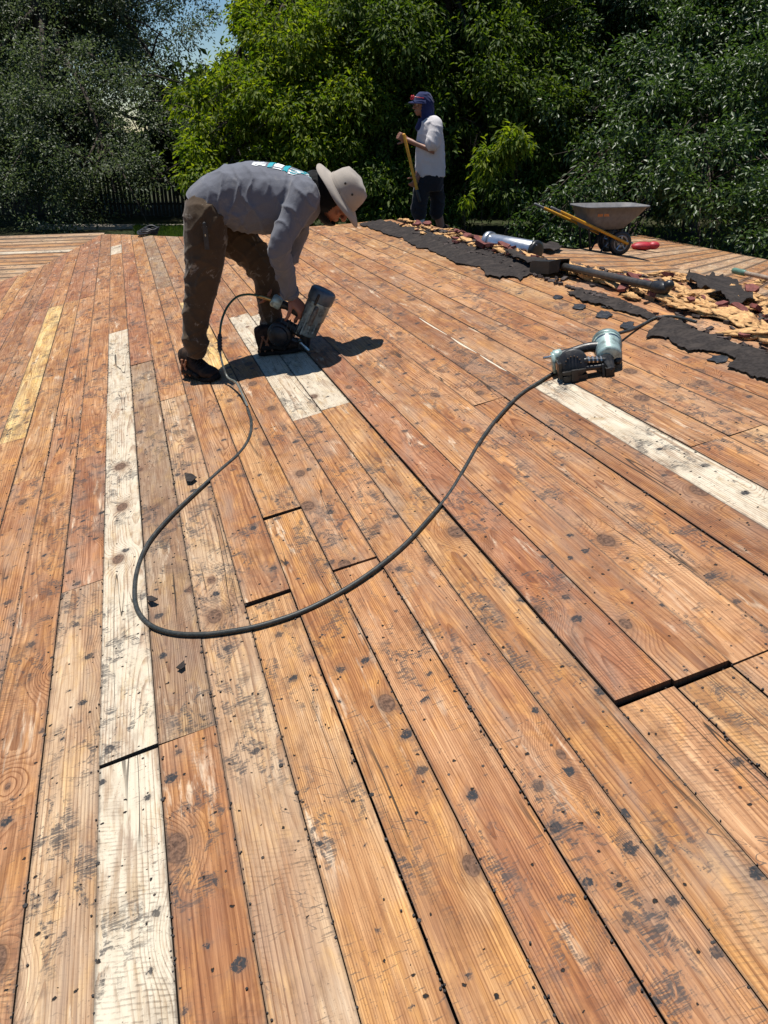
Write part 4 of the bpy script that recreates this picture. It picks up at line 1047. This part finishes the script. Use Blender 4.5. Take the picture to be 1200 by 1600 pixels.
# ------------------------------------------------------------------ wheelbarrow
def wheelbarrow():
    o0 = back(966, 399)
    ang = math.radians(12)
    Xf = (R2*math.cos(ang) + F2*math.sin(ang)).normalized(); Yl = UP.cross(Xf).normalized()
    D = o0.dot(F2); s = 118/1200*D*.90
    root = empty('wheelbarrow', o0); tag(root, 'grey wheelbarrow with yellow handles standing behind the roof ridge', 'wheelbarrow')
    tilt = Quaternion(Yl, R(5))
    def g(x, y, z): return o0 + (Xf*x + Yl*y + UP*z)*s
    wr = .165
    for q in (0, 1):
        cen = g(0, q*.34, wr)
        wh = part('wheel', lathe([(wr*.62*s, -.030*s), (wr*.86*s, -.042*s), (wr*.97*s, -.028*s), (wr*s, 0), (wr*.97*s, .028*s), (wr*.86*s, .042*s), (wr*.62*s, .03*s)], cen, Yl, 32), M_BLACKP, root, True)
        part('rim', lathe([(.02*s, -.034*s), (wr*.2*s, -.04*s), (wr*.45*s, -.022*s), (wr*.58*s, -.034*s), (wr*.66*s, -.036*s), (wr*.66*s, .036*s), (.02*s, .034*s)], cen, Yl, 28), worn('wheel_rim', (.30, .29, .28), .4, .4, .2, 40, (.1, .08, .06), .4), wh, True)
        sp = [tube([cen - Yl*.039*s + (Xf*math.cos(t)+UP*math.sin(t))*wr*.2*s, cen - Yl*.036*s + (Xf*math.cos(t)+UP*math.sin(t))*wr*.58*s], .011*s, 6) for t in [i*2*math.pi/5+.3 for i in range(5)]]
        part('spoke', cat_(*sp), M_STEELG, wh)
    part('axle', tube([g(0, -.05, wr), g(0, .39, wr)], .012*s, 8), M_CHROME, root)
    # tray: rim outline then three smaller loops
    def loop(xa, xb, wa, wb, z, r=.1, n=8, dz=0):
        pts = []
        for cx, cy, a0 in ((xb-r, .17+wb-r, 0), (xa+r, .17+wa-r, 90), (xa+r, .17-wa+r, 180), (xb-r, .17-wb+r, 270)):
            for i in range(n):
                a = R(a0 + 90*i/(n-1)); pts.append(g(cx + r*math.cos(a), cy + r*math.sin(a), z + dz*(cx-xa)))
        return pts
    T0 = -.60; T1 = .33
    outer = [loop(T0+.14, T1-.38, .18, .15, .345, .06), loop(T0+.10, T1-.28, .22, .19, .36, .09), loop(T0+.05, T1-.12, .27, .25, .50, .12), loop(T0, T1, .31, .30, .635, .13), loop(T0-.025, T1+.025, .335, .325, .635, .14), loop(T0-.025, T1+.025, .335, .325, .655, .14), loop(T0, T1, .31, .30, .655, .13),
             loop(T0+.06, T1-.12, .26, .24, .50, .12), loop(T0+.11, T1-.28, .21, .18, .372, .09), loop(T0+.15, T1-.38, .17, .14, .362, .06)]
    tray = part('tray', rings(outer), M_PLASTICGREY, root, True)
    m = tray.data; 
    # small orange lettering on the near flank
    lt = []
    for i, wgt in enumerate((.014, .012, .014, .012, 0, .014, .013, .013, .014, .012)):
        if wgt: lt.append(box(g(-.43+i*.019, .17-.268+.0, .545), (wgt*s, .004*s, .034*s), Matrix((Xf, Yl, UP)).transposed()))
    dec = part('orange_lettering', cat_(*lt), M_ORANGE, tray)
    # push the lettering onto the sloping flank
    tr = BVHTree.FromPolygons([v.co.copy() for v in m.vertices], [tuple(p.vertices) for p in m.polygons])
    for v in dec.data.vertices:
        w_ = v.co.copy(); h = tr.ray_cast(w_ - Yl*.5*s, Yl)
        if h[0] is not None: v.co = h[0] - Yl*(.004*s if (w_-g(0, .17-.268, 0)).dot(Yl) < 0 else .0005)
    for q, e in ((.02, -1), (.32, 1)):
        hd = part('handle', tube([g(-.98, q+e*.13, .60), g(-.45, q+e*.11, .385), g(.08, q+e*.085, .165)], .021*s, 10), M_YELLOW, root, True)
        part('grip', tube([g(-1.12, q+e*.135, .657), g(-.97, q+e*.13, .596)], .017*s, 10), worn('grip_grey', (.16, .16, .16), .6), hd, True)
    lg = []
    for y in (.02, .32):
        part('leg', cat_(tube([g(-.50, y, .46), g(-.42, y, .02), g(-.28, y, .02), g(-.10, y, .36)], .014*s, 8)), M_BLACKP, root, True)
    part('brace', cat_(tube([g(.13, .02, .42), g(.10, .02, .18)], .012*s, 8), tube([g(.13, .32, .42), g(.10, .32, .18)], .012*s, 8), tube([g(.02, .0, .34), g(.02, .34, .34)], .014*s, 8), tube([g(0, -.02, .34), g(0, -.02, .17)], .014*s, 8), tube([g(0, .36, .34), g(0, .36, .17)], .014*s, 8)), M_BLACKP, root, True)
    part('nose_guard', tube([g(.05, -.05, .19), g(.19, 0, .16), g(.19, .34, .16), g(.05, .39, .19)], .014*s, 8), M_CHROME, root, True)
    return s
wheelbarrow()
p = back(1003, 391, .0)
rd = mk('cushion_pad', cat_(ball(p + UP*.05, .16, .09, .055), ball(p + UP*.06 + R2*.14, .08, .07, .05)), M_RED, None, True)
tag(rd, 'crumpled red plastic sack beside the wheelbarrow nose', 'plastic sack'); rd.name = 'plastic_sack'
a, b = back(1146, 431, .05), back(1215, 447, .05)
pl = empty('broom_pole', a); tag(pl, 'pale pole with green tip lying at the right roof edge', 'pole')
part('shaft', tube([a + (b-a)*.22, b], .022, 8), worn('pale_wood', (.26, .2, .15), .7), pl, True); part('tip', tube([a, a + (b-a)*.24], .03, 8), worn('green_tip', (.08, .17, .13), .5), pl, True)
c = deck(231, 366)
hk = []
for i in range(4):
    hk.append(tube(catmull([c + Vector((.13*math.cos(t)*(1-.08*i)+.02*i, .2*math.sin(t), .02+.02*i+.012*math.sin(3*t+i))) for t in [j*2*math.pi/9 for j in range(10)]], 3), .014, 8))
hc_ = mk('hose_coil', cat_(*hk), M_BLACKP, None, True); tag(hc_, 'small black coil of hose on the far roof edge', 'hose coil')

# ------------------------------------------------------------------ the man standing
def person_standing():
    D = 10.25
    P = lambda a, b, d=0: at(a, b, D+d)
    foot = P(668, 366)
    root = empty('person', foot)
    tag(root, 'person standing behind the ridge in grey tee and navy sun hood holding a yellow pole', 'person')
    Fw = (-R2*.95 - F2*.25).normalized(); Sd = Fw.cross(UP)
    def sec(y, xa, xb, hw, p=2.3):
        A_, B_ = P(xa, y), P(xb, y); return ell((A_+B_)/2, (A_-B_)/2, F2*hw, 22, p)
    shirt = [rings([sec(277, 650, 696, .15), sec(268, 649, 696, .165), sec(245, 649, 695.5, .175), sec(222, 650, 694, .185), sec(203, 653, 692, .20), sec(192, 657, 689, .19), sec(184, 662, 684, .12), sec(180, 666, 680, .07)])]
    S, E, W_ = P(681, 196, -.16), P(676, 236, -.22), P(640, 220, -.10)
    shirt.append(tube(catmull([P(678, 192, -.12), S, P(679, 210, -.20), P(676, 224, -.22)], 4), lerpl([.085, .085, .086, .094], 13), 14))
    S2, E2, W2 = P(664, 196, .17), P(657, 240, .20), P(653, 274, -.08)
    shirt.append(tube(catmull([P(668, 192, .12), S2, P(661, 218, .2)], 4), lerpl([.08, .08, .075], 9), 14))
    shorts = [rings([sec(270, 652, 694, .155), sec(285, 651, 693, .17), sec(298, 652, 690, .165)])]
    LA = [(660, 292, -.06, .108), (656, 315, -.08, .098), (655, 334, -.08, .092)]; LB = [(680, 292, .08, .105), (684, 312, .10, .095), (682, 332, .10, .090)]
    for L in (LA, LB): shorts.append(tube([P(a, b, d) for a, b, d, r in L], [r for *_, r in L], 14))
    hc = P(660, 165); hp, hg, hm = head_parts(hc, UP, Fw, .98)
    body = hp + [tube([P(669, 190), P(664, 178), hc], [.07, .058, .06], 12)]
    body.append(rings([sec(275, 655, 692, .13), sec(245, 655, 691, .14), sec(210, 656, 688, .16), sec(192, 661, 685, .15)]))
    body.append(tube([S, E, W_, W_ + (W_-E).normalized()*.04], [.055, .044, .030, .028], 12))
    body.append(tube([S2, E2, W2, W2 + (W2-E2).normalized()*.03], [.055, .044, .030, .028], 12))
    body.append(tube([P(660, 290, -.06), P(655, 330, -.08), P(655, 348, -.06), P(656, 362, -.05)], [.09, .062, .055, .04], 12))
    body.append(tube([P(680, 290, .08), P(682, 326, .10), P(687, 345, .12), P(692, 366, .12)], [.09, .06, .056, .038], 12))
    body += hand(W_ + (W_-E).normalized()*.04, (-R2*.75 + UP*.35 - F2*.15), (F2*.8 - R2*.2), (55, 65, 50), s=1.05, side=1)
    body += hand(W2 + (W2-E2).normalized()*.03, (-R2*.42 - UP*.72 - F2*.35), (-R2*.5 + F2*.75 - UP*.2), (50, 60, 45), s=1.02, side=-1)
    o = keep(link('body', union(body, .0065, 2), M_SKIN2, None, True), root); eyes(hg, hm, .98, o)
    sh = garment('shirt', shirt, .012, M_TEE, root, 4, (.009, 22, ((.2, 0, 1), (.6, .3, .5), (1, 0, .1)), 31))
    garment('shorts', shorts, .012, M_SHORTS, root, 3, (.012, 40, ((.3, 0, 1), (.6, .3, -.5)), 41))
    kp = part('knee_pad', ball(P(648, 326, -.1), .05, .06, .09), M_SHORTS, root, True)
    part('sock', tube([P(655.5, 338, -.07), P(655.5, 346, -.065), P(656, 358, -.05)], [.066, .062, .056], 14, False), M_WHITE, root, True)
    part('sock', tube([P(655, 328, -.08), P(655.3, 341.5, -.07)], [.070, .066], 14, False), M_SHORTS, root, True)
    for fp, ls in ((P(657, 367, -.05), 1), (P(693, 371, .12), 1)):
        q = fp; shoe(q - UP*.02, Fw, UP, .28, root)
    # sun hood: cap, brim, cloth down to the shoulders
    hood = [ball(hc + UP*.035 - Fw*.012, .100, .122, .118, hm), tube(catmull([hc - Fw*.035 + UP*.02, hc - Fw*.045 - UP*.09, P(668, 191), P(664, 198)], 4), lerpl([.105, .10, .105, .11], 13), 16),
            ball(P(659, 200, 0), .085, .085, .045)]
    # leave the face open: cut by keeping the hood behind it
    hd = garment('sun_hood', hood, .010, M_NAVY, root, 3, (.008, 50, ((.2, 0, 1), (.5, .4, .5)), 51))
    bm = bmesh.new(); bm.from_mesh(hd.data)
    kill = []
    for v in bm.verts:
        l = hm.inverted() @ (v.co - hc)
        if l.y > .035 and -.125 < l.z < .045 and abs(l.x) < .085: kill.append(v)
    bmesh.ops.delete(bm, geom=kill, context='VERTS'); bm.to_mesh(hd.data); bm.free()
    br = []
    for j in range(15):
        t = math.pi*j/14; ca, sa = math.cos(t), math.sin(t)
        br.append((hg(ca*.098, sa*.112-.01, .055), hg(ca*.125, sa*.185-.01, .035-.015*abs(ca))))
    V = [p for a, b in br for p in (a, b)] + [p - UP*.006 for a, b in br for p in (a, b)]
    n2 = len(br)*2
    Fc = []
    for j in range(14):
        a0 = 2*j; Fc += [(a0, a0+1, a0+3, a0+2), (n2+a0, n2+a0+2, n2+a0+3, n2+a0+1), (a0+1, n2+a0+1, n2+a0+3, a0+3)]
    part('brim', (V, Fc), M_NAVY, hd, True)
    gl = []
    for q in (-1, 1):
        gl.append(tube([hg(q*.035 + .032*math.cos(t), .128, .085 + .022*math.sin(t)) for t in [i*2*math.pi/10 for i in range(11)]], .005, 6))
        gl.append(tube([hg(q*.068, .118, .09), hg(q*.108, .02, .075)], .005, 6))
    part('glasses', cat_(*gl), worn('red_frame', (.5, .015, .03), .3), root, True)
    return root
person_standing()
D2 = 10.25
sp0, sp1 = at(632.5, 216, D2-.12), at(652, 298, D2-.16)
sv = empty('pole_tool', sp0); tag(sv, 'yellow handled tool gripped by the standing person', 'tool')
part('handle', tube([sp0 + (sp0-sp1)*.06, sp1], .019, 10), M_YELLOW, sv, True)
spd = (sp1-sp0).normalized(); sp2 = sp1 + spd*.55
part('socket', tube([sp1, sp1 + spd*.12], [.022, .020], 10), M_GUNBLK, sv, True)
# ------------------------------------------------------------------ trees
def leaves_mesh(name, pos, dirs, nrm, length, width, mat, parent, fold=.25):
    n = len(pos)
    d = dirs/np.linalg.norm(dirs, axis=1, keepdims=True)
    s = np.cross(d, nrm); s /= np.linalg.norm(s, axis=1, keepdims=True)+1e-9
    nn_ = np.cross(s, d)
    L = length[:, None]; Wd = width[:, None]
    base = pos; tip = pos + d*L - nn_*L*.12
    l = pos + d*L*.45 + s*Wd*.5 + nn_*Wd*fold; r = pos + d*L*.45 - s*Wd*.5 + nn_*Wd*fold
    V = np.stack([base, l, tip, r], 1).reshape(-1, 3)
    idx = np.arange(n)*4
    T = np.stack([idx, idx+1, idx+2, idx, idx+2, idx+3], 1).reshape(-1)
    me = bpy.data.meshes.new(name); me.vertices.add(n*4); me.vertices.foreach_set('co', V.ravel().astype(np.float32))
    me.loops.add(n*6); me.loops.foreach_set('vertex_index', T.astype(np.int32))
    me.polygons.add(n*2); me.polygons.foreach_set('loop_start', np.arange(0, n*6, 3).astype(np.int32))
    me.polygons.foreach_set('loop_total', np.full(n*2, 3, np.int32))
    me.update(calc_edges=True); me.validate()
    return keep(link(name, me, mat), parent)
def rand_unit(n):
    v = rng.normal(size=(n, 3)); return v/np.linalg.norm(v, axis=1, keepdims=True)
def crown_points(lobes, n, shell=.55, sub=16, sr=.36):
    """cluster centres gathered in bunches over the skins of the lobes, with gaps between the bunches"""
    vol = np.array([l[3]*l[4]*l[5] for l in lobes])**.75; vol /= vol.sum()
    nb = len(lobes)*sub; kb = rng.choice(len(lobes), nb, p=vol); Lb = np.array(lobes)[kb]
    ub = rand_unit(nb); ub[:, 2] += .3; ub /= np.linalg.norm(ub, axis=1, keepdims=True); rb = shell + (1-shell)*rng.random(nb)**.5
    B = Lb[:, :3] + ub*rb[:, None]*Lb[:, 3:6]; rad = Lb[:, 3]*sr*(.55+.9*rng.random(nb))
    k = rng.choice(nb, n, p=rad**2/np.sum(rad**2)); u = rand_unit(n); r = rng.random(n)**.45
    off = u*(r*rad[k])[:, None]; off[:, 2] *= .75
    return B[k] + off, u*.8 + ub[k]*.5
def tree(name, label, base, hgt, trunk_r, lobes, style, n_cl, mat, per, lsize, lw, seed, droop=.5, group=None):
    root = empty(name, base); tag(root, label, 'tree', group)
    random.seed(seed)
    top = Vector(base) + Vector((random.uniform(-.3, .3), random.uniform(-.3, .3), hgt*.62))
    segs = [tube(catmull([Vector(base) - UP*.2, Vector(base) + Vector((.1, .05, hgt*.2)), Vector(base).lerp(top, .6) + Vector((-.12, .1, 0)), top], 4), lerpl([trunk_r*1.25, trunk_r, trunk_r*.75, trunk_r*.35], 13), 10)]
    part('trunk', segs[0], M_BARK, root, True)
    br = []
    for (x, y, z, a, b, c) in lobes:
        e = Vector((x, y, z)); s0 = Vector(base).lerp(top, random.uniform(.35, .95))
        mid = s0.lerp(e, .5) + Vector((random.uniform(-.3, .3), random.uniform(-.3, .3), random.uniform(.1, .5)))
        br.append(tube(catmull([s0, mid, e], 4), lerpl([trunk_r*.3, trunk_r*.16, trunk_r*.08], 9), 7))
        for q in range(7):
            t = e + Vector((random.uniform(-1, 1)*a, random.uniform(-1, 1)*b, random.uniform(-.8, 1)*c))*.85
            m2 = mid.lerp(e, random.uniform(.2, 1)); br.append(tube([m2, m2.lerp(t, .5) + Vector((0, 0, .12)), t], [trunk_r*.11, trunk_r*.07, trunk_r*.03], 5, False))
    part('limb', cat_(*br), M_BARK, root, True)
    C, U = crown_points(lobes, n_cl, style.get('shell', .5), style.get('sub', 16), style.get('sr', .36))
    k = np.repeat(np.arange(n_cl), per); n = len(k)
    cs = style['spread']*(.6 + .8*rng.random(n_cl))
    off = rng.normal(size=(n, 3))*cs[k][:, None]; off[:, 2] *= style.get('flat', .7)
    pos = C[k] + off
    d = off/(np.linalg.norm(off, axis=1, keepdims=True)+1e-6)*.8 + U[k]*.35 + rng.normal(size=(n, 3))*.45
    d[:, 2] -= droop
    nrm = rng.normal(size=(n, 3))*.75 + np.array([0, 0, 1.0]) + U[k]*.35
    ln = lsize*(.6 + .8*rng.random(n)); wd = lw*(.65 + .7*rng.random(n))
    leaves_mesh('crown', pos, d, nrm, ln, wd, mat, root)
    return root
def lobes_px(spec, sz, lean_=0.0):
    """spec: pixel, distance, radius in metres -> lobes"""
    out = []
    for (px, py, D, r) in spec:
        lean = lean_*(1-max(py, -80)/350); D = D + lean; r = r*D/(D-lean)
        p = at(px, py, D); out.append((p.x, p.y, p.z, r*random.uniform(.9, 1.15), r*random.uniform(.8, 1.0), r*random.uniform(.75, .95)*sz))
    return out
def base_at(px, D):
    p = at(px, 300, D); d = math.hypot(p.x, p.y); return Vector((p.x, p.y, ground_z(d)-.02))
random.seed(5)
# big left oak, fine grey-green leaves
oak = lobes_px([(60, 60, 21, 2.2), (172, 40, 21.5, 1.9), (238, 90, 21.5, .9), (20, 200, 20.5, 2.0), (140, 190, 20, 1.9), (240, 200, 20.5, 1.4), (70, 300, 20, 1.6), (180, 300, 20, 1.5), (265, 290, 21, 1.1), (-90, 120, 21, 2.4), (-60, 280, 20.5, 2.0), (110, -70, 22, 2.4), (170, -55, 22.5, 1.7), (-40, -60, 22, 2.3), (278, 170, 21, .85)], 1.0, 4.5)
tree('oak_tree', 'large dark oak with fine grey green leaves behind the left of the roof', base_at(120, 24), 11, .32, oak, dict(spread=.14, flat=.8, shell=.35, sub=26, sr=.30), 6200, M_LEAF_OAK, 36, .085, .045, 3, .25)
# bright tree behind the bent man
gold = lobes_px([(352, 148, 16.5, .7), (425, 82, 17, .95), (330, 200, 16.3, .75), (390, 190, 16.2, .95), (470, 110, 16.5, 1.25), (450, 230, 16.5, 1.05), (345, 280, 16.5, .8), (540, 190, 16.6, 1.1), (470, 20, 17.5, 1.1), (540, 50, 17.3, 1.2), (475, -20, 17.8, .9), (540, -60, 18, 1.6), (325, 240, 16.6, .6), (328, 185, 17.0, .5), (560, 280, 17, 1.0), (470, 300, 17, .9)], .95, 3.5)
tree('yellow_green_tree', 'bright yellow green tree with drooping leaf tufts behind the bent person', base_at(470, 19.5), 9.5, .2, gold, dict(spread=.11, flat=.9, shell=.5, sub=15, sr=.34), 3200, M_LEAF_GOLD, 34, .125, .052, 4, .7)
mid = lobes_px([(640, 110, 17, 1.4), (620, 40, 17.5, 1.5), (730, 60, 17.3, 1.4), (760, 180, 17.2, 1.3), (700, 220, 17.2, 1.2), (830, 90, 17.5, 1.2), (690, -60, 18, 1.8), (820, -20, 18, 1.5), (660, 300, 17.5, 1.2), (600, 180, 17.2, 1.1), (830, 220, 17.5, 1.1), (800, 310, 17.5, 1.0), (600, 290, 17.3, 1.0)], .95, 2.5)
tree('leafy_tree', 'mid green leafy tree behind the standing person between the bright tree and glossy tree', base_at(710, 19.5), 9.5, .2, mid, dict(spread=.11, flat=.9, shell=.5, sub=15, sr=.36), 4000, M_LEAF_MID, 34, .125, .052, 14, .7)
shoot = lobes_px([(775, 248, 14.5, .26), (742, 218, 14.6, .17), (725, 312, 14.0, .16), (805, 222, 14.4, .2), (758, 268, 14.6, .17)], 1.0, 0)
tree('sapling', 'young bright green sapling with leaf tufts right of the standing person', base_at(760, 14.8), 3.4, .03, shoot, dict(spread=.07, flat=.9, shell=.1, sub=6, sr=.5), 70, M_LEAF_GOLD, 26, .12, .045, 24, .9)
# glossy tree at right
fic = lobes_px([(960, 60, 15.5, 1.2), (1060, 120, 14.5, 1.15), (1160, 60, 14.5, 1.3), (1150, 200, 13.8, 1.1), (1010, 210, 14.5, 1.0), (920, 180, 15.5, 1.1), (900, 300, 15.5, 1.0), (1000, 320, 15, 1.0), (1110, 310, 14, 1.0), (1200, 300, 13.5, 1.1), (1090, 380, 14.5, .85), (1180, 395, 14, .9), (1260, 160, 14, 1.5), (1050, -40, 15.5, 1.6), (1200, -50, 15, 1.6), (930, -30, 16, 1.4), (1290, 330, 13.5, 1.3), (860, 370, 16, .8), (970, 400, 15.5, .8), (1085, 150, 14.0, .95), (1125, 70, 14.2, 1.0), (1075, 50, 14.6, 1.0), (1100, 235, 13.6, .9)], 1.0, 5.0)
tree('glossy_leaf_tree', 'dense glossy dark leaved tree behind the wheelbarrow at right', base_at(1085, 20.5), 8.5, .16, fic, dict(spread=.115, flat=.85, shell=.5, sub=16, sr=.31), 7400, M_LEAF_FIC, 26, .105, .046, 6, .45)
# trees further back that close the view
for i, (px, D, labl) in enumerate(((40, 31, 'dark tree standing behind the left half of the oak'), (420, 27, 'dark tree behind the gap between oak and yellow green tree'), (700, 27, 'dark tree behind the yellow green tree and standing person'), (980, 26, 'dark tree behind the glossy tree and wheelbarrow'), (1240, 25, 'dark tree at far right behind the glossy tree'))):
    lb = lobes_px([(px+random.uniform(-170, 170 if i else 60), yy_, D+random.uniform(-.8, 1.2), random.uniform(1.5, 2.3)) for yy_ in ((190, 230, 210, 260, 300, 330, 350) if i == 1 else (-60, 10, 80, 150, 210, 270, 320, 350, 60, 200))], .9)
    if i == 1: lb += lobes_px([(325, 165, 26.5, 1.3), (350, 240, 26, 1.9), (300, 200, 26, 1.7)], .9)
    tree('background_tree', labl, base_at(px, D+.5), 9, .25, lb, dict(spread=.3, flat=.9, shell=.2), 2300, M_LEAF_BACK, 18, .26, .13, 70+i, .3, 'dark trees behind the garden')

# ------------------------------------------------------------------ picket fence, kerb, lawn beyond the roof
fr = empty('picket_fence', at(150, 356, 25)); tag(fr, 'dark picket fence under the trees beyond the left of the roof', 'fence')
def fl(t): 
    p = at(-120 + t*6.2, 352, 24.5); return Vector((p.x, p.y, ground_z(math.hypot(p.x, p.y))))
pick = box((0, 0, .6), (.085, .02, 1.2)); pm = bpy.data.meshes.new('picket'); pm.from_pydata([tuple(v) for v in pick[0]], [], pick[1]); pm.materials.append(M_FENCE)
L0, L1 = fl(0), fl(74)
npk = 74
for i in range(npk):
    p = fl(i); o = bpy.data.objects.new('picket', pm); COL.objects.link(o); o.location = p; o.rotation_euler = (random.uniform(-.015, .015), random.uniform(-.02, .02), -YAW); keep(o, fr)
for z in (.35, .95):
    part('rail', tube([fl(i) + Vector((0, 0, z)) + F2*.03 for i in range(0, npk, 6)] + [fl(npk) + Vector((0, 0, z)) + F2*.03], .03, 6), M_FENCE, fr)
kb = [at(60 + i*30, 361, 21.5) for i in range(12)]
kbv = [rings([[p + F2*.12 + UP*.16, p - F2*.12 + UP*.12, p - F2*.1 - UP*.15, p + F2*.1 - UP*.15] for p in kb])]
k_ = mk('garden_kerb', cat_(*kbv), M_STONE); tag(k_, 'pale stone kerb edging the lawn beyond the roof', 'kerb', kind='structure')
ng = 11000
pxs = rng.uniform(212, 305, ng); Dg = rng.uniform(17, 21.2, ng)
P3 = np.array([at(a, 368, d)[:] for a, d in zip(pxs, Dg)])
dist = np.hypot(P3[:, 0], P3[:, 1]); P3[:, 2] = [ground_z(v) for v in dist]
zk = at(200, 372, 19.5).z
P3[:, 2] = np.maximum(P3[:, 2], 0)
gd_ = rng.normal(size=(ng, 3))*.35; gd_[:, 2] = 1
holder = empty('lawn_holder', (0, 0, 0))
gr_ = leaves_mesh('lawn_grass', P3, gd_, rng.normal(size=(ng, 3)), rng.uniform(.08, .16, ng), np.full(ng, .02), M_GRASS, holder)
gr_.parent = None; bpy.data.objects.remove(holder)
tag(gr_, 'sunlit green lawn grass beyond the roof edge', 'grass', kind='stuff')
